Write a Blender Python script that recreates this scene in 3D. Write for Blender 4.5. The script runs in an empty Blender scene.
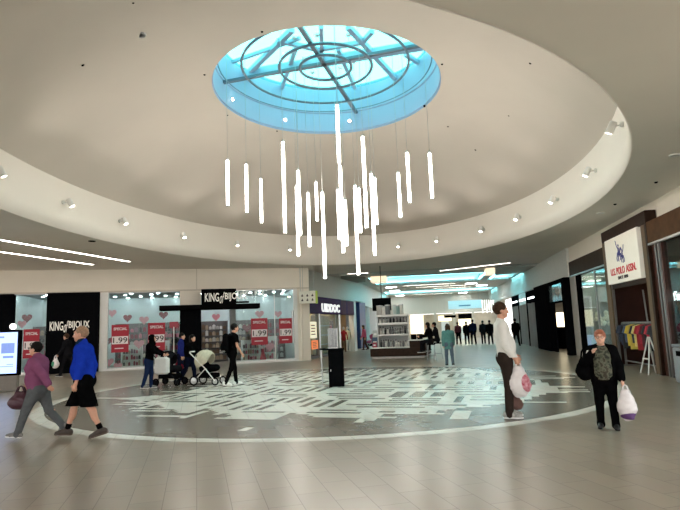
import bpy, math, random
import numpy as np
from mathutils import Vector, Matrix
PI = math.pi
SC = bpy.context.scene
COL = SC.collection
RND = random.Random(7)

# ---------------------------------------------------------------- camera (eye 1.6 m, world +Y runs down the mall)
EYE, FPX = 1.6, 550.0
YAW, PITCH, ROLL = -0.156057, 0.131862, 0.037982
CF = np.array([math.sin(YAW)*math.cos(PITCH), math.cos(YAW)*math.cos(PITCH), math.sin(PITCH)])
_r0 = np.array([math.cos(YAW), -math.sin(YAW), 0.0]); _u0 = np.cross(_r0, CF)
CR = _r0*math.cos(ROLL) - _u0*math.sin(ROLL)
CU = _u0*math.cos(ROLL) + _r0*math.sin(ROLL)
def at(x, y, z=0.0, Y=None, X=None):
    """world point seen at photo pixel (x, y) on the height z (or the depth Y / the side plane X)"""
    d = CF + CR*(x-340)/FPX - CU*(y-255)/FPX
    t = (Y/d[1]) if Y is not None else (X/d[0]) if X is not None else (z-EYE)/d[2]
    return Vector((d[0]*t, d[1]*t, EYE + d[2]*t))
cam = bpy.data.cameras.new('camera'); camo = bpy.data.objects.new('camera', cam); COL.objects.link(camo)
M4 = Matrix(((CR[0], CU[0], -CF[0], 0), (CR[1], CU[1], -CF[1], 0), (CR[2], CU[2], -CF[2], EYE), (0, 0, 0, 1)))
camo.matrix_world = M4
cam.sensor_width = 36; cam.lens = 36*FPX/680; cam.clip_end = 400; cam.clip_start = 0.05
SC.camera = camo

# ---------------------------------------------------------------- materials
def lin(c):
    out = []
    for v in c[:3]:
        v = v/255.0
        out.append(v/12.92 if v <= 0.04045 else ((v+0.055)/1.055)**2.4)
    return (*out, 1.0)
MATS = {}
def mat(name, rgb, rough=0.6, metal=0.0, noise=0.06, scale=12.0, spec=0.5, emit=None, es=0.0, rgb2=None, bump=0.0, sheen=0.0):
    if name in MATS: return MATS[name]
    m = bpy.data.materials.new(name); m.use_nodes = True; MATS[name] = m
    nt = m.node_tree; b = nt.nodes['Principled BSDF']
    b.inputs['Roughness'].default_value = rough; b.inputs['Metallic'].default_value = metal
    b.inputs['Specular IOR Level'].default_value = spec
    if sheen: b.inputs['Sheen Weight'].default_value = sheen
    tc = nt.nodes.new('ShaderNodeTexCoord'); n = nt.nodes.new('ShaderNodeTexNoise')
    n.inputs['Scale'].default_value = scale; n.inputs['Detail'].default_value = 4
    nt.links.new(tc.outputs['Object'], n.inputs['Vector'])
    r = nt.nodes.new('ShaderNodeValToRGB')
    a = lin(rgb); k = 1-noise; z = lin(rgb2) if rgb2 else tuple(min(1, v*(1+noise)) for v in a[:3])+(1,)
    r.color_ramp.elements[0].color = (a[0]*k, a[1]*k, a[2]*k, 1); r.color_ramp.elements[0].position = 0.3
    r.color_ramp.elements[1].color = z; r.color_ramp.elements[1].position = 0.7
    nt.links.new(n.outputs['Fac'], r.inputs['Fac']); nt.links.new(r.outputs['Color'], b.inputs['Base Color'])
    if bump:
        bp = nt.nodes.new('ShaderNodeBump'); bp.inputs['Strength'].default_value = bump; bp.inputs['Distance'].default_value = 0.01
        nt.links.new(n.outputs['Fac'], bp.inputs['Height']); nt.links.new(bp.outputs['Normal'], b.inputs['Normal'])
    if emit:
        b.inputs['Emission Color'].default_value = lin(emit); b.inputs['Emission Strength'].default_value = es
    return m
def glow(name, rgb, s):
    return mat(name, rgb, 0.5, noise=0.02, emit=rgb, es=s)
def glassmat(name, tint, gl=0.08, rough=0.02):
    if name in MATS: return MATS[name]
    m = bpy.data.materials.new(name); m.use_nodes = True; MATS[name] = m
    nt = m.node_tree; nt.nodes.clear()
    o = nt.nodes.new('ShaderNodeOutputMaterial'); mx = nt.nodes.new('ShaderNodeMixShader')
    t = nt.nodes.new('ShaderNodeBsdfTransparent'); g = nt.nodes.new('ShaderNodeBsdfGlossy')
    n = nt.nodes.new('ShaderNodeTexNoise'); tc = nt.nodes.new('ShaderNodeTexCoord'); n.inputs['Scale'].default_value = 1.5
    nt.links.new(tc.outputs['Object'], n.inputs['Vector'])
    r = nt.nodes.new('ShaderNodeValToRGB'); a = lin(tint)
    r.color_ramp.elements[0].color = (a[0]*.9, a[1]*.95, a[2]*.95, 1); r.color_ramp.elements[1].color = a
    nt.links.new(n.outputs['Fac'], r.inputs['Fac']); nt.links.new(r.outputs['Color'], t.inputs['Color'])
    g.inputs['Roughness'].default_value = rough; mx.inputs['Fac'].default_value = gl
    nt.links.new(t.outputs['BSDF'], mx.inputs[1]); nt.links.new(g.outputs['BSDF'], mx.inputs[2]); nt.links.new(mx.outputs['Shader'], o.inputs['Surface'])
    return m

# ---------------------------------------------------------------- mesh builder
class MB:
    def __init__(s): s.v = []; s.f = []; s.smooth = False
    def add(s, vs, fs):
        k = len(s.v); s.v += [tuple(p) for p in vs]; s.f += [tuple(i+k for i in f) for f in fs]; return s
    def box(s, x0, x1, y0, y1, z0, z1, bev=0.0):
        if bev <= 0 or min(x1-x0, y1-y0, z1-z0) < bev*2.2:
            v = [(x, y, z) for z in (z0, z1) for y in (y0, y1) for x in (x0, x1)]
            return s.add(v, [(0, 2, 3, 1), (4, 5, 7, 6), (0, 1, 5, 4), (2, 6, 7, 3), (0, 4, 6, 2), (1, 3, 7, 5)])
        b = bev; rings = []
        for z, i in ((z0, b), (z0+b, 0), (z1-b, 0), (z1, b)):
            X0, X1, Y0, Y1 = x0+i, x1-i, y0+i, y1-i
            rings.append([(X0+b, Y0, z), (X1-b, Y0, z), (X1, Y0+b, z), (X1, Y1-b, z), (X1-b, Y1, z), (X0+b, Y1, z), (X0, Y1-b, z), (X0, Y0+b, z)])
        return s.loft(rings)
    def loft(s, rings, cap0=True, cap1=True, closed=True):
        n = len(rings[0]); vs = [p for r in rings for p in r]; fs = []
        for i in range(len(rings)-1):
            for j in range(n if closed else n-1):
                a = i*n+j; b = i*n+(j+1) % n; fs.append((a, b, b+n, a+n))
        if cap0: fs.append(tuple(reversed(range(n))))
        if cap1: fs.append(tuple(range((len(rings)-1)*n, len(rings)*n)))
        return s.add(vs, fs)
    def tube(s, pts, r, n=8, r1=None, closed=False):
        pts = [Vector(p) for p in pts]; rings = []; N = len(pts); up = None
        for i, p in enumerate(pts):
            if closed: d = pts[(i+1) % N]-pts[i-1]
            else: d = pts[min(i+1, N-1)]-pts[max(i-1, 0)]
            d.normalize()
            if up is None: up = d.orthogonal().normalized()
            else:
                up = up-d*up.dot(d); up = up.normalized() if up.length > 1e-5 else d.orthogonal().normalized()
            w = d.cross(up); rr = r if r1 is None else r+(r1-r)*i/(N-1)
            rings.append([p+(up*math.cos(2*PI*j/n)+w*math.sin(2*PI*j/n))*rr for j in range(n)])
        if closed: rings.append(rings[0]); return s.loft(rings, False, False)
        return s.loft(rings)
    def lathe(s, prof, c=(0, 0, 0), n=20, axis='z', sx=1, sy=1):
        rings = []
        for r, h in prof:
            ring = []
            for j in range(n):
                a = 2*PI*j/n; x, y = r*math.cos(a)*sx, r*math.sin(a)*sy
                if axis == 'z': p = (c[0]+x, c[1]+y, c[2]+h)
                elif axis == 'x': p = (c[0]+h, c[1]+x, c[2]+y)
                else: p = (c[0]+y, c[1]+h, c[2]+x)
                ring.append(p)
            rings.append(ring)
        return s.loft(rings)
    def prism(s, poly, d0, d1, plane='xz'):
        def P(a, b, d): return (a, d, b) if plane == 'xz' else (a, b, d) if plane == 'xy' else (d, a, b)
        return s.loft([[P(a, b, d0) for a, b in poly], [P(a, b, d1) for a, b in poly]])
    def ball(s, c, r, n=12, m=8, sx=1, sy=1, sz=1):
        prof = [(max(1e-4, math.sin(PI*i/m))*r, -math.cos(PI*i/m)*r*sz) for i in range(m+1)]
        return s.lathe(prof, c, n, 'z', sx, sy)
    def xf(s, M):
        s.v = [tuple(M @ Vector(p)) for p in s.v]; return s
def mesh_of(name, mb, m, smooth=False):
    me = bpy.data.meshes.new(name); me.from_pydata(mb.v, [], mb.f); me.update()
    if m: me.materials.append(m)
    if smooth or mb.smooth:
        me.polygons.foreach_set('use_smooth', [True]*len(me.polygons))
    return me
def fixn(me):
    import bmesh
    b = bmesh.new(); b.from_mesh(me); bmesh.ops.recalc_face_normals(b, faces=b.faces); b.to_mesh(me); b.free()
def obj(name, mb, m, parent=None, smooth=False):
    me = mesh_of(name, mb, m, smooth); fixn(me)
    o = bpy.data.objects.new(name, me); COL.objects.link(o)
    if parent: o.parent = parent
    return o
def tag(o, label, cat, group=None):
    o['label'] = label; o['category'] = cat
    if group: o['group'] = group
    return o
def thing(name, label, cat, loc=(0, 0, 0), rz=0.0, group=None):
    o = bpy.data.objects.new(name, None); o.empty_display_size = 0.2; COL.objects.link(o)
    o.location = loc; o.rotation_euler = (0, 0, rz); return tag(o, label, cat, group)
def struct(name, mb, m, parent=None, smooth=False):
    o = obj(name, mb, m, parent, smooth)
    if not parent: o['kind'] = 'structure'
    return o
def dup(root, loc, rz=None, label=None, group=None):
    r = root.copy(); COL.objects.link(r); r.location = loc
    if rz is not None: r.rotation_euler = (0, 0, rz)
    if label: r['label'] = label
    if group: r['group'] = group
    for ch in list(root.children):
        c = ch.copy(); COL.objects.link(c); c.parent = r
        for g in list(ch.children):
            d = g.copy(); COL.objects.link(d); d.parent = c
    return r
_dg = []
def text_mb(txt, size, ext=0.01, sx=1.0, shear=0.0, bold=0.0):
    """flat lettering standing in the x-z plane, facing -y, origin at its left foot"""
    cu = bpy.data.curves.new('lettering', 'FONT'); cu.body = txt; cu.size = size; cu.extrude = ext; cu.shear = shear; cu.offset = bold
    cu.resolution_u = 3
    o = bpy.data.objects.new('lettering', cu); COL.objects.link(o)
    dg = bpy.context.evaluated_depsgraph_get(); dg.update()
    me = o.evaluated_get(dg).to_mesh()
    mb = MB(); mb.add([(v.co.x*sx, -v.co.z, v.co.y) for v in me.vertices], [tuple(p.vertices) for p in me.polygons])
    o.evaluated_get(dg).to_mesh_clear(); bpy.data.objects.remove(o); bpy.data.curves.remove(cu)
    return mb
def fit_text(txt, x0, x1, z0, y, h=None, ext=0.01, shear=0.0, bold=0.0):
    mb = text_mb(txt, 1.0, ext, 1.0, shear, bold)
    xs = [p[0] for p in mb.v]; zs = [p[2] for p in mb.v]; w = max(xs)-min(xs); hh = max(zs)-min(zs)
    kx = (x1-x0)/w; kz = (h/hh) if h else kx
    mb.v = [(x0+(p[0]-min(xs))*kx, y+p[1], z0+(p[2]-min(zs))*kz) for p in mb.v]
    return mb

# ---------------------------------------------------------------- implicit bodies (people, bags): smooth union of round cones, surface nets
class Field:
    def __init__(s, lo, hi, vox):
        s.lo = np.array(lo, float); s.vox = vox
        s.n = np.ceil((np.array(hi)-s.lo)/vox).astype(int)+1
        s.V = np.ones(s.n, np.float32)*0.5
    def block(s, lo, hi):
        a = np.clip(np.floor((np.array(lo)-s.lo)/s.vox).astype(int), 0, s.n-1)
        b = np.clip(np.ceil((np.array(hi)-s.lo)/s.vox).astype(int)+1, 1, s.n)
        sl = tuple(slice(int(i), int(j)) for i, j in zip(a, b))
        g = [s.lo[i]+s.vox*np.arange(a[i], b[i], dtype=np.float32) for i in range(3)]
        return sl, np.meshgrid(*g, indexing='ij')
    def put(s, sl, d, k, sub=False):
        A = s.V[sl]
        if sub:
            d = -d; h = np.maximum(k-np.abs(A-d), 0)/k; s.V[sl] = np.maximum(A, d)+h*h*k*0.25
        else:
            h = np.maximum(k-np.abs(A-d), 0)/k; s.V[sl] = np.minimum(A, d)-h*h*k*0.25
    def cone(s, a, b, ra, rb, k=0.02, flat=(1, 1, 1), sub=False):
        a = np.array(a, float); b = np.array(b, float); fl = np.array(flat, float)
        R = max(ra, rb)*fl.max()+k+0.02
        sl, G = s.block(np.minimum(a, b)-R, np.maximum(a, b)+R)
        P = [(G[i]-a[i])/fl[i] for i in range(3)]; d = (b-a)/fl; L = max(float(d@d), 1e-9)
        t = np.clip((P[0]*d[0]+P[1]*d[1]+P[2]*d[2])/L, 0, 1)
        D = np.sqrt((P[0]-t*d[0])**2+(P[1]-t*d[1])**2+(P[2]-t*d[2])**2)-(ra+(rb-ra)*t)
        s.put(sl, D*fl.min(), k, sub); return s
    def ell(s, c, r, k=0.02, sub=False):
        c = np.array(c, float); r = np.array(r, float); R = r+k+0.02
        sl, G = s.block(c-R, c+R)
        q = [(G[i]-c[i])/r[i] for i in range(3)]; k0 = np.sqrt(q[0]**2+q[1]**2+q[2]**2)
        s.put(sl, (k0-1)*r.min()*np.clip(1+0.3*(k0-1), .6, 1.4), k, sub); return s
    def clip(s, nrm, off):
        """keep the side where p.n <= off"""
        sl, G = s.block(s.lo, s.lo+s.n*s.vox); s.V = np.maximum(s.V, (G[0]*nrm[0]+G[1]*nrm[1]+G[2]*nrm[2]-off).astype(np.float32)); return s
    def wrinkle(s, amp, f, seed=0):
        sl, G = s.block(s.lo, s.lo+s.n*s.vox)
        w = np.sin(G[0]*f+seed+2.1*np.sin(G[2]*f*.7))*np.sin(G[2]*f*1.3+seed*2+1.7*np.sin(G[1]*f))*np.cos(G[1]*f*.8+seed)
        s.V = s.V+(amp*w).astype(np.float32); return s
    def mesh(s, name, m, parent=None):
        V = s.V; I = V < 0; n = V.shape
        c = [I[i:n[0]-1+i, j:n[1]-1+j, k:n[2]-1+k] for i in (0, 1) for j in (0, 1) for k in (0, 1)]
        cnt = sum(x.astype(np.int8) for x in c); act = (cnt > 0) & (cnt < 8)
        ids = np.full(act.shape, -1, np.int64); A = np.argwhere(act); ids[act] = np.arange(len(A))
        pos = np.zeros((len(A), 3)); num = np.zeros(len(A))
        offs = [(i, j, k) for i in (0, 1) for j in (0, 1) for k in (0, 1)]
        val = {o: V[A[:, 0]+o[0], A[:, 1]+o[1], A[:, 2]+o[2]] for o in offs}
        for p in offs:
            for ax in range(3):
                if p[ax]: continue
                q = list(p); q[ax] = 1; q = tuple(q); va, vb = val[p], val[q]; x = (va < 0) != (vb < 0)
                t = np.where(x, va/np.where(x, va-vb, 1), 0)
                for i in range(3): pos[:, i] += np.where(x, p[i]+(t if i == ax else 0), 0)
                num += x
        pos = pos/num[:, None]; pos = (pos+A)*s.vox+s.lo
        F = []
        for ax in range(3):
            o1, o2 = [(1, 2), (2, 0), (0, 1)][ax]
            sa = [slice(1, n[i]-1) for i in range(3)]; sa[ax] = slice(0, n[ax]-1); sb = list(sa); sb[ax] = slice(1, n[ax])
            a, b = I[tuple(sa)], I[tuple(sb)]
            for flip in (False, True):
                E = np.argwhere((b & ~a) if flip else (a & ~b))
                if not len(E): continue
                for i in range(3):
                    if i != ax: E[:, i] += 1
                def cid(d1, d2):
                    q = E.copy(); q[:, o1] -= d1; q[:, o2] -= d2; return ids[q[:, 0], q[:, 1], q[:, 2]]
                Q = np.stack([cid(1, 1), cid(0, 1), cid(0, 0), cid(1, 0)], 1)
                F.append(Q[:, ::-1] if flip else Q)
        F = np.concatenate(F) if F else np.zeros((0, 4), int)
        F = F[(F >= 0).all(1)]
        me = bpy.data.meshes.new(name); me.vertices.add(len(pos)); me.vertices.foreach_set('co', pos.astype(np.float32).ravel())
        me.loops.add(len(F)*4); me.loops.foreach_set('vertex_index', F.astype(np.int32).ravel())
        me.polygons.add(len(F)); me.polygons.foreach_set('loop_start', np.arange(0, len(F)*4, 4, dtype=np.int32))
        me.polygons.foreach_set('use_smooth', np.ones(len(F), bool)); me.update(calc_edges=True); me.validate()
        me.materials.append(m)
        o = bpy.data.objects.new(name, me); COL.objects.link(o)
        if parent: o.parent = parent
        return o
WORLD, SPOT_E, EXPO = 3.4, 90, 0.86
ORD = ['first', 'second', 'third', 'fourth', 'fifth', 'sixth', 'seventh', 'eighth', 'ninth', 'tenth', 'eleventh', 'twelfth', 'thirteenth', 'fourteenth', 'fifteenth', 'sixteenth', 'seventeenth', 'eighteenth', 'nineteenth', 'twentieth', 'twenty-first', 'twenty-second', 'twenty-third', 'twenty-fourth']
# ---------------------------------------------------------------- shared materials
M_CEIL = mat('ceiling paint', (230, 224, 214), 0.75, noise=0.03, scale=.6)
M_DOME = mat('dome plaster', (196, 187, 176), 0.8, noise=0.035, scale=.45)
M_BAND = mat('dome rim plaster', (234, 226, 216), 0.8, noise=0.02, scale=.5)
M_WALL = mat('cream wall paint', (236, 227, 212), 0.7, noise=0.03, scale=.8)
M_WHITE = mat('white lacquer', (232, 230, 226), 0.4, noise=0.02)
M_BLACK = mat('black gloss panel', (13, 14, 16), 0.3, noise=0.2, spec=0.0)
M_MATTE = mat('matt black', (11, 11, 12), 0.7, noise=0.2, spec=0.0)
M_STEEL = mat('brushed steel', (176, 176, 174), 0.35, 0.9, noise=0.05, scale=40)
M_DKWOOD = mat('dark brown wood', (50, 34, 25), 0.5, noise=0.25, scale=7, spec=.12)
M_TAUPE = mat('taupe laminate', (112, 95, 78), 0.6, noise=0.08, scale=5, spec=.08)
M_GLASS = glassmat('shop glass', (240, 246, 244), 0.02)
M_TUBE = glow('tube lamp diffuser', (255, 248, 238), 10)
M_STRIP = glow('strip lamp diffuser', (255, 246, 234), 12.0)
M_DOT = glow('downlight diffuser', (255, 248, 236), 12.0)
M_DOTC = glow('cool downlight diffuser', (240, 248, 255), 46.0)
M_CYAN = glow('cyan led strip', (140, 232, 245), 8.0)

# ---------------------------------------------------------------- floor
FA = math.radians(23.75)                      # the tile grid and the left shop front share this angle
FU = Vector((math.cos(FA), math.sin(FA), 0)); FN = Vector((-math.sin(FA), math.cos(FA), 0))
def tile_mat(name, c1, c2, cm, rough):
    m = bpy.data.materials.new(name); m.use_nodes = True; nt = m.node_tree; b = nt.nodes['Principled BSDF']
    tc = nt.nodes.new('ShaderNodeTexCoord'); mp = nt.nodes.new('ShaderNodeMapping'); mp.inputs['Rotation'].default_value = (0, 0, -(FA-PI/2))
    br = nt.nodes.new('ShaderNodeTexBrick'); br.inputs['Scale'].default_value = 1.0
    br.inputs['Brick Width'].default_value = 0.62; br.inputs['Row Height'].default_value = 0.315; br.inputs['Mortar Size'].default_value = 0.0035
    br.inputs['Mortar Smooth'].default_value = 0.2; br.offset = 0.5
    br.inputs['Color1'].default_value = lin(c1); br.inputs['Color2'].default_value = lin(c2); br.inputs['Mortar'].default_value = lin(cm)
    n = nt.nodes.new('ShaderNodeTexNoise'); n.inputs['Scale'].default_value = 6; n.inputs['Detail'].default_value = 5
    mx = nt.nodes.new('ShaderNodeMix'); mx.data_type = 'RGBA'; mx.blend_type = 'MULTIPLY'; mx.inputs[0].default_value = 0.12
    nt.links.new(tc.outputs['Object'], mp.inputs['Vector']); nt.links.new(mp.outputs['Vector'], br.inputs['Vector']); nt.links.new(tc.outputs['Object'], n.inputs['Vector'])
    nt.links.new(br.outputs['Color'], mx.inputs[6]); nt.links.new(n.outputs['Color'], mx.inputs[7]); nt.links.new(mx.outputs[2], b.inputs['Base Color'])
    r = nt.nodes.new('ShaderNodeMapRange'); r.inputs[3].default_value = rough+.02; r.inputs[4].default_value = rough+.06
    nt.links.new(n.outputs['Fac'], r.inputs[0]); nt.links.new(r.outputs[0], b.inputs['Roughness'])
    b.inputs['Specular IOR Level'].default_value = 0.42
    return m
M_FLOOR = tile_mat('beige floor tiles', (161, 148, 132), (150, 138, 123), (102, 92, 82), 0.25)
M_FLOOR2 = tile_mat('taupe floor tiles', (128, 117, 106), (118, 108, 97), (86, 78, 70), 0.2)
M_INLAY = tile_mat('white floor tiles', (248, 243, 235), (240, 234, 224), (186, 178, 168), 0.2)
mb = MB(); mb.add([(-45, -12, 0), (40, -12, 0), (40, 95, 0), (-45, 95, 0)], [(0, 1, 2, 3)]); struct('floor', mb, M_FLOOR)
RC = Vector((-2.72, 15.22, 0))
def disc(r0, r1, z, n=120):
    mb = MB()
    if r0 <= 0: mb.add([(RC.x+r1*math.cos(2*PI*i/n), RC.y+r1*math.sin(2*PI*i/n), z) for i in range(n)], [tuple(range(n))])
    else:
        v = [(RC.x+r*math.cos(2*PI*i/n), RC.y+r*math.sin(2*PI*i/n), z) for r in (r0, r1) for i in range(n)]
        mb.add(v, [(i, n+i, n+(i+1) % n, (i+1) % n) for i in range(n)])
    return mb
struct('floor_ring_field', disc(0, 7.0, 0.002), M_FLOOR2)
struct('floor_ring_border', disc(7.0, 7.27, 0.003), M_INLAY)
# the circuit-like inlay: white and grey bars on a grid turned by -8.5 degrees
PA = math.radians(-8.5); PU = Vector((math.cos(PA), math.sin(PA))); PV = Vector((-PU.y, PU.x))
poly_px = [(163, 408), (186, 414), (205, 408), (222, 413), (243, 419), (279, 419), (294, 413), (312, 416), (352, 417), (362, 421), (371, 421), (379, 411), (402, 413), (437, 412), (470, 407), (520, 402), (545, 394), (551, 386), (540, 380), (500, 373), (466, 368), (420, 366), (340, 366), (300, 367), (255, 372), (228, 378), (212, 386), (170, 395), (150, 396), (118, 399), (150, 402)]
poly = [at(x, y) for x, y in poly_px]; poly = [(p.x-RC.x, p.y-RC.y) for p in poly]; poly = [(p[0]*PU.x+p[1]*PU.y, p[0]*PV.x+p[1]*PV.y) for p in poly]
def inside(x, y):
    c = False; n = len(poly)
    for i in range(n):
        (x0, y0), (x1, y1) = poly[i], poly[i-1]
        if (y0 > y) != (y1 > y) and x < (x1-x0)*(y-y0)/(y1-y0)+x0: c = not c
    return c
CE = 0.155; NG = 96; G0 = -NG*CE/2
grid = np.zeros((NG, NG), int); rg = random.Random(21)
def rc(i): return G0+(i+.5)*CE
for i in range(NG):
    for j in range(NG):
        if inside(rc(i), rc(j)): grid[i, j] = 1
full = grid.copy(); N1 = 0
for _ in range(6000):                          # grey slits cut into the white field, in parallel groups
    i, j = rg.randrange(4, NG-14), rg.randrange(4, NG-14); hor = rg.random() < 0.42; L = rg.randrange(5, 11) if hor else rg.randrange(5, 8); q = rg.choice((1, 1, 2) if hor else (1, 2, 2, 3, 3)); W = 2 if rg.random() < .12 else 1
    w_, h_ = (L, 2*q-1) if hor else ((W+1)*q-1, L)
    if i+w_+1 >= NG or j+h_+1 >= NG or not grid[i-1:i+w_+1, j-1:j+h_+1].all(): continue
    for k in range(q):
        if hor: grid[i:i+L, j+2*k] = 0
        else: grid[i+k*(W+1):i+k*(W+1)+W, j:j+L] = 0
    N1 += 1
    if N1 > 120: break
for _ in range(400):                           # white bars running out over its edge
    i, j = rg.randrange(8, NG-14), rg.randrange(8, NG-10); hor = rg.random() < 0.7; L = rg.randrange(6, 10)
    c = full[i:i+L, j] if hor else full[i, j:j+L-3]
    if not (0 < c.sum() < len(c)): continue
    if (grid[i:i+L, j-1:j+2].sum() if hor else grid[i-1:i+2, j:j+L-3].sum()) > 1.6*L: continue
    if hor: grid[i:i+L, j] = 1
    else: grid[i, j:j+L-3] = 1
def bar(p, q, w):
    a, b = at(*p), at(*q); 
    d = [((v.x-RC.x)*PU.x+(v.y-RC.y)*PU.y, (v.x-RC.x)*PV.x+(v.y-RC.y)*PV.y) for v in (a, b)]
    i0, i1 = sorted(int((t[0]-G0)/CE) for t in d); j0, j1 = sorted(int((t[1]-G0)/CE) for t in d)
    if i1-i0 > j1-j0: grid[i0:i1+1, j0:j0+w] = 1
    else: grid[i0:i0+w, j0:j1+1] = 1
for p, q, w in [((117, 397), (151, 398), 1), ((125, 403), (159, 403), 1), ((136, 411), (170, 411), 1), ((141, 416), (181, 416), 1), ((183, 418), (204, 412), 1), ((219, 418.5), (276, 418.5), 1), ((314, 417), (350, 417), 1), ((362, 420), (370, 413), 2), ((454, 418), (460, 411), 2), ((387, 413), (437, 413), 1), ((527, 393), (563, 393), 1), ((536, 386), (570, 386), 1), ((536, 378.5), (560, 378.5), 1), ((546, 391), (551, 387), 2), ((443, 406), (474, 406), 1), ((247, 430), (252, 429), 1)]: bar(p, q, w)
mb = MB()
for j in range(NG):
    i = 0
    while i < NG:
        if grid[i, j]:
            k = i
            while k < NG and grid[k, j]: k += 1
            x0, x1, y0, y1 = G0+i*CE, G0+k*CE, G0+j*CE, G0+(j+1)*CE
            if max(math.hypot(x, y) for x in (x0, x1) for y in (y0, y1)) < 6.9:
                mb.add([(RC.x+x*PU.x+y*PV.x, RC.y+x*PU.y+y*PV.y, 0.004) for x, y in ((x0, y0), (x1, y0), (x1, y1), (x0, y1))], [(0, 1, 2, 3)])
            i = k
        else: i += 1
struct('floor_inlay', mb, M_INLAY)

# ---------------------------------------------------------------- ceiling with its oval opening, rim band, dome, skylight well
ZC, ZB, ZO = 4.82, 6.3, 8.6
DCX, DCY, DRX, DRY = -2.95, 16.1, 7.72, 11.75
OX, OY, ORX, ORY = -2.6, 15.4, 3.33, 3.62
def kk(a): return 1+.06*max(0.0, math.cos(a-math.radians(240)))**6      # the oval bulges a little on the near left
def rimpt(a, z, k=1.0): k = k*kk(a); return (DCX+DRX*k*math.cos(a), DCY+DRY*k*math.sin(a), z)
def dome_ring(t):
    cx, cy = OX+(DCX-OX)*t, OY+(DCY-OY)*t; rx, ry = ORX+(DRX-ORX)*t, ORY+(DRY-ORY)*t
    return cx, cy, rx, ry, ZO-(ZO-ZB)*t**1.9
def dome_z(x, y):
    lo, hi = 0.0, 1.0
    for _ in range(24):
        t = (lo+hi)/2; cx, cy, rx, ry, z = dome_ring(t)
        b = 1+(kk(math.atan2((y-cy)/ry, (x-cx)/rx))-1)*t
        if ((x-cx)/rx)**2+((y-cy)/ry)**2 > b*b: lo = t
        else: hi = t
    return dome_ring(hi)[4]
RX0, RX1, RY0, RY1 = -27.0, 7.2, -9.0, 32.5
angs = sorted([2*PI*i/144 for i in range(144)]+[math.atan2(y-DCY, x-DCX) % (2*PI) for x in (RX0, RX1) for y in (RY0, RY1)])
inner, outer = [], []
for a in angs:
    p = rimpt(a, ZC); inner.append(p); dx, dy = p[0]-DCX, p[1]-DCY
    t = min([(RX1-DCX)/dx if dx > 1e-6 else 1e9, (RX0-DCX)/dx if dx < -1e-6 else 1e9, (RY1-DCY)/dy if dy > 1e-6 else 1e9, (RY0-DCY)/dy if dy < -1e-6 else 1e9])
    outer.append((DCX+dx*t, DCY+dy*t, ZC))
n = len(angs); mb = MB(); mb.add(inner+outer, [(i, (i+1) % n, n+(i+1) % n, n+i) for i in range(n)]); struct('ceiling', mb, M_CEIL)
N = 128
mb = MB(); rings = [[rimpt(2*PI*i/N, z, k) for i in range(N)] for z, k in ((ZC-.003, 1.004), (ZC-.003, 1.0), (ZC+.5, .998), (ZB-.4, .999), (ZB+.003, 1.0))]
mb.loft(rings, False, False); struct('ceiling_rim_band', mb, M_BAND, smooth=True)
mb = MB(); rings = []
for q in range(25):
    cx, cy, rx, ry, z = dome_ring(q/24); bs = [1+(kk(2*PI*i/N)-1)*q/24 for i in range(N)]; rings.append([(cx+rx*bs[i]*math.cos(2*PI*i/N), cy+ry*bs[i]*math.sin(2*PI*i/N), z) for i in range(N)])
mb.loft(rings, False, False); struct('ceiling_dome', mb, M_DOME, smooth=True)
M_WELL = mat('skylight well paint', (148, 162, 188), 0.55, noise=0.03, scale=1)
ZG = 10.25
mb = MB(); rings = [[(OX+(ORX+e)*math.cos(2*PI*i/N), OY+(ORY+e)*math.sin(2*PI*i/N), z) for i in range(N)] for e, z in ((0, ZO), (0, ZO+.06), (-.03, ZO+.07), (-.03, ZO+.75), (-.06, ZO+.77), (-.06, ZG+.1))]
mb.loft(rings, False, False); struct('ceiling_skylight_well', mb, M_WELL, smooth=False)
M_SKY = glassmat('skylight glass', (122, 232, 226), 0.04)
M_BEAM = mat('skylight steel', (160, 178, 198), 0.45, noise=0.06, scale=3)
t = bpy.data.objects.new('window_1', None); COL.objects.link(t); t.location = (OX, OY, ZG); t['kind'] = 'structure'; t['label'] = 'round cyan skylight over the dome'; t['category'] = 'skylight'
mb = MB(); mb.add([((ORX-.05)*math.cos(2*PI*i/64), (ORY-.05)*math.sin(2*PI*i/64), 0.0) for i in range(64)], [tuple(range(64))]); struct('glass', mb, M_SKY, t)
def beam(mb, a, b, w, h, z):
    a, b = Vector(a), Vector(b); d = (b-a).normalized(); s = Vector((-d.y, d.x, 0))*w/2
    mb.loft([[p-s+Vector((0, 0, z-h)), p+s+Vector((0, 0, z-h)), p+s+Vector((0, 0, z)), p-s+Vector((0, 0, z))] for p in (a, b)])
def skyp(x, y):
    p = at(x, y, ZG); return Vector((p.x-OX, p.y-OY, 0))
def clampo(p):
    k = math.hypot(p.x/(ORX-.07), p.y/(ORY-.07)); return p/k if k > 1 else p
for (p, q, w, h) in [((236, 74), (428, 40), .26, .24), ((247, 72), (292, 27), .15, .14), ((277, 38), (321, 48), .12, .12), ((296, 45), (281, 86), .12, .12), ((321, 24), (322, 60), .12, .12), ((348, 24), (396, 76), .15, .14), ((372, 29), (362, 40), .12, .12), ((362, 40), (320, 47), .12, .12), ((338, 47), (355, 86), .12, .12), ((405, 52), (426, 62), .12, .12), ((232, 60), (300, 36), .08, .1)]:
    mb = MB(); a, b = skyp(*p), skyp(*q); beam(mb, clampo(a), clampo(b), w, h, -0.02); struct('beam', mb, M_BEAM, t)
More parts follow.
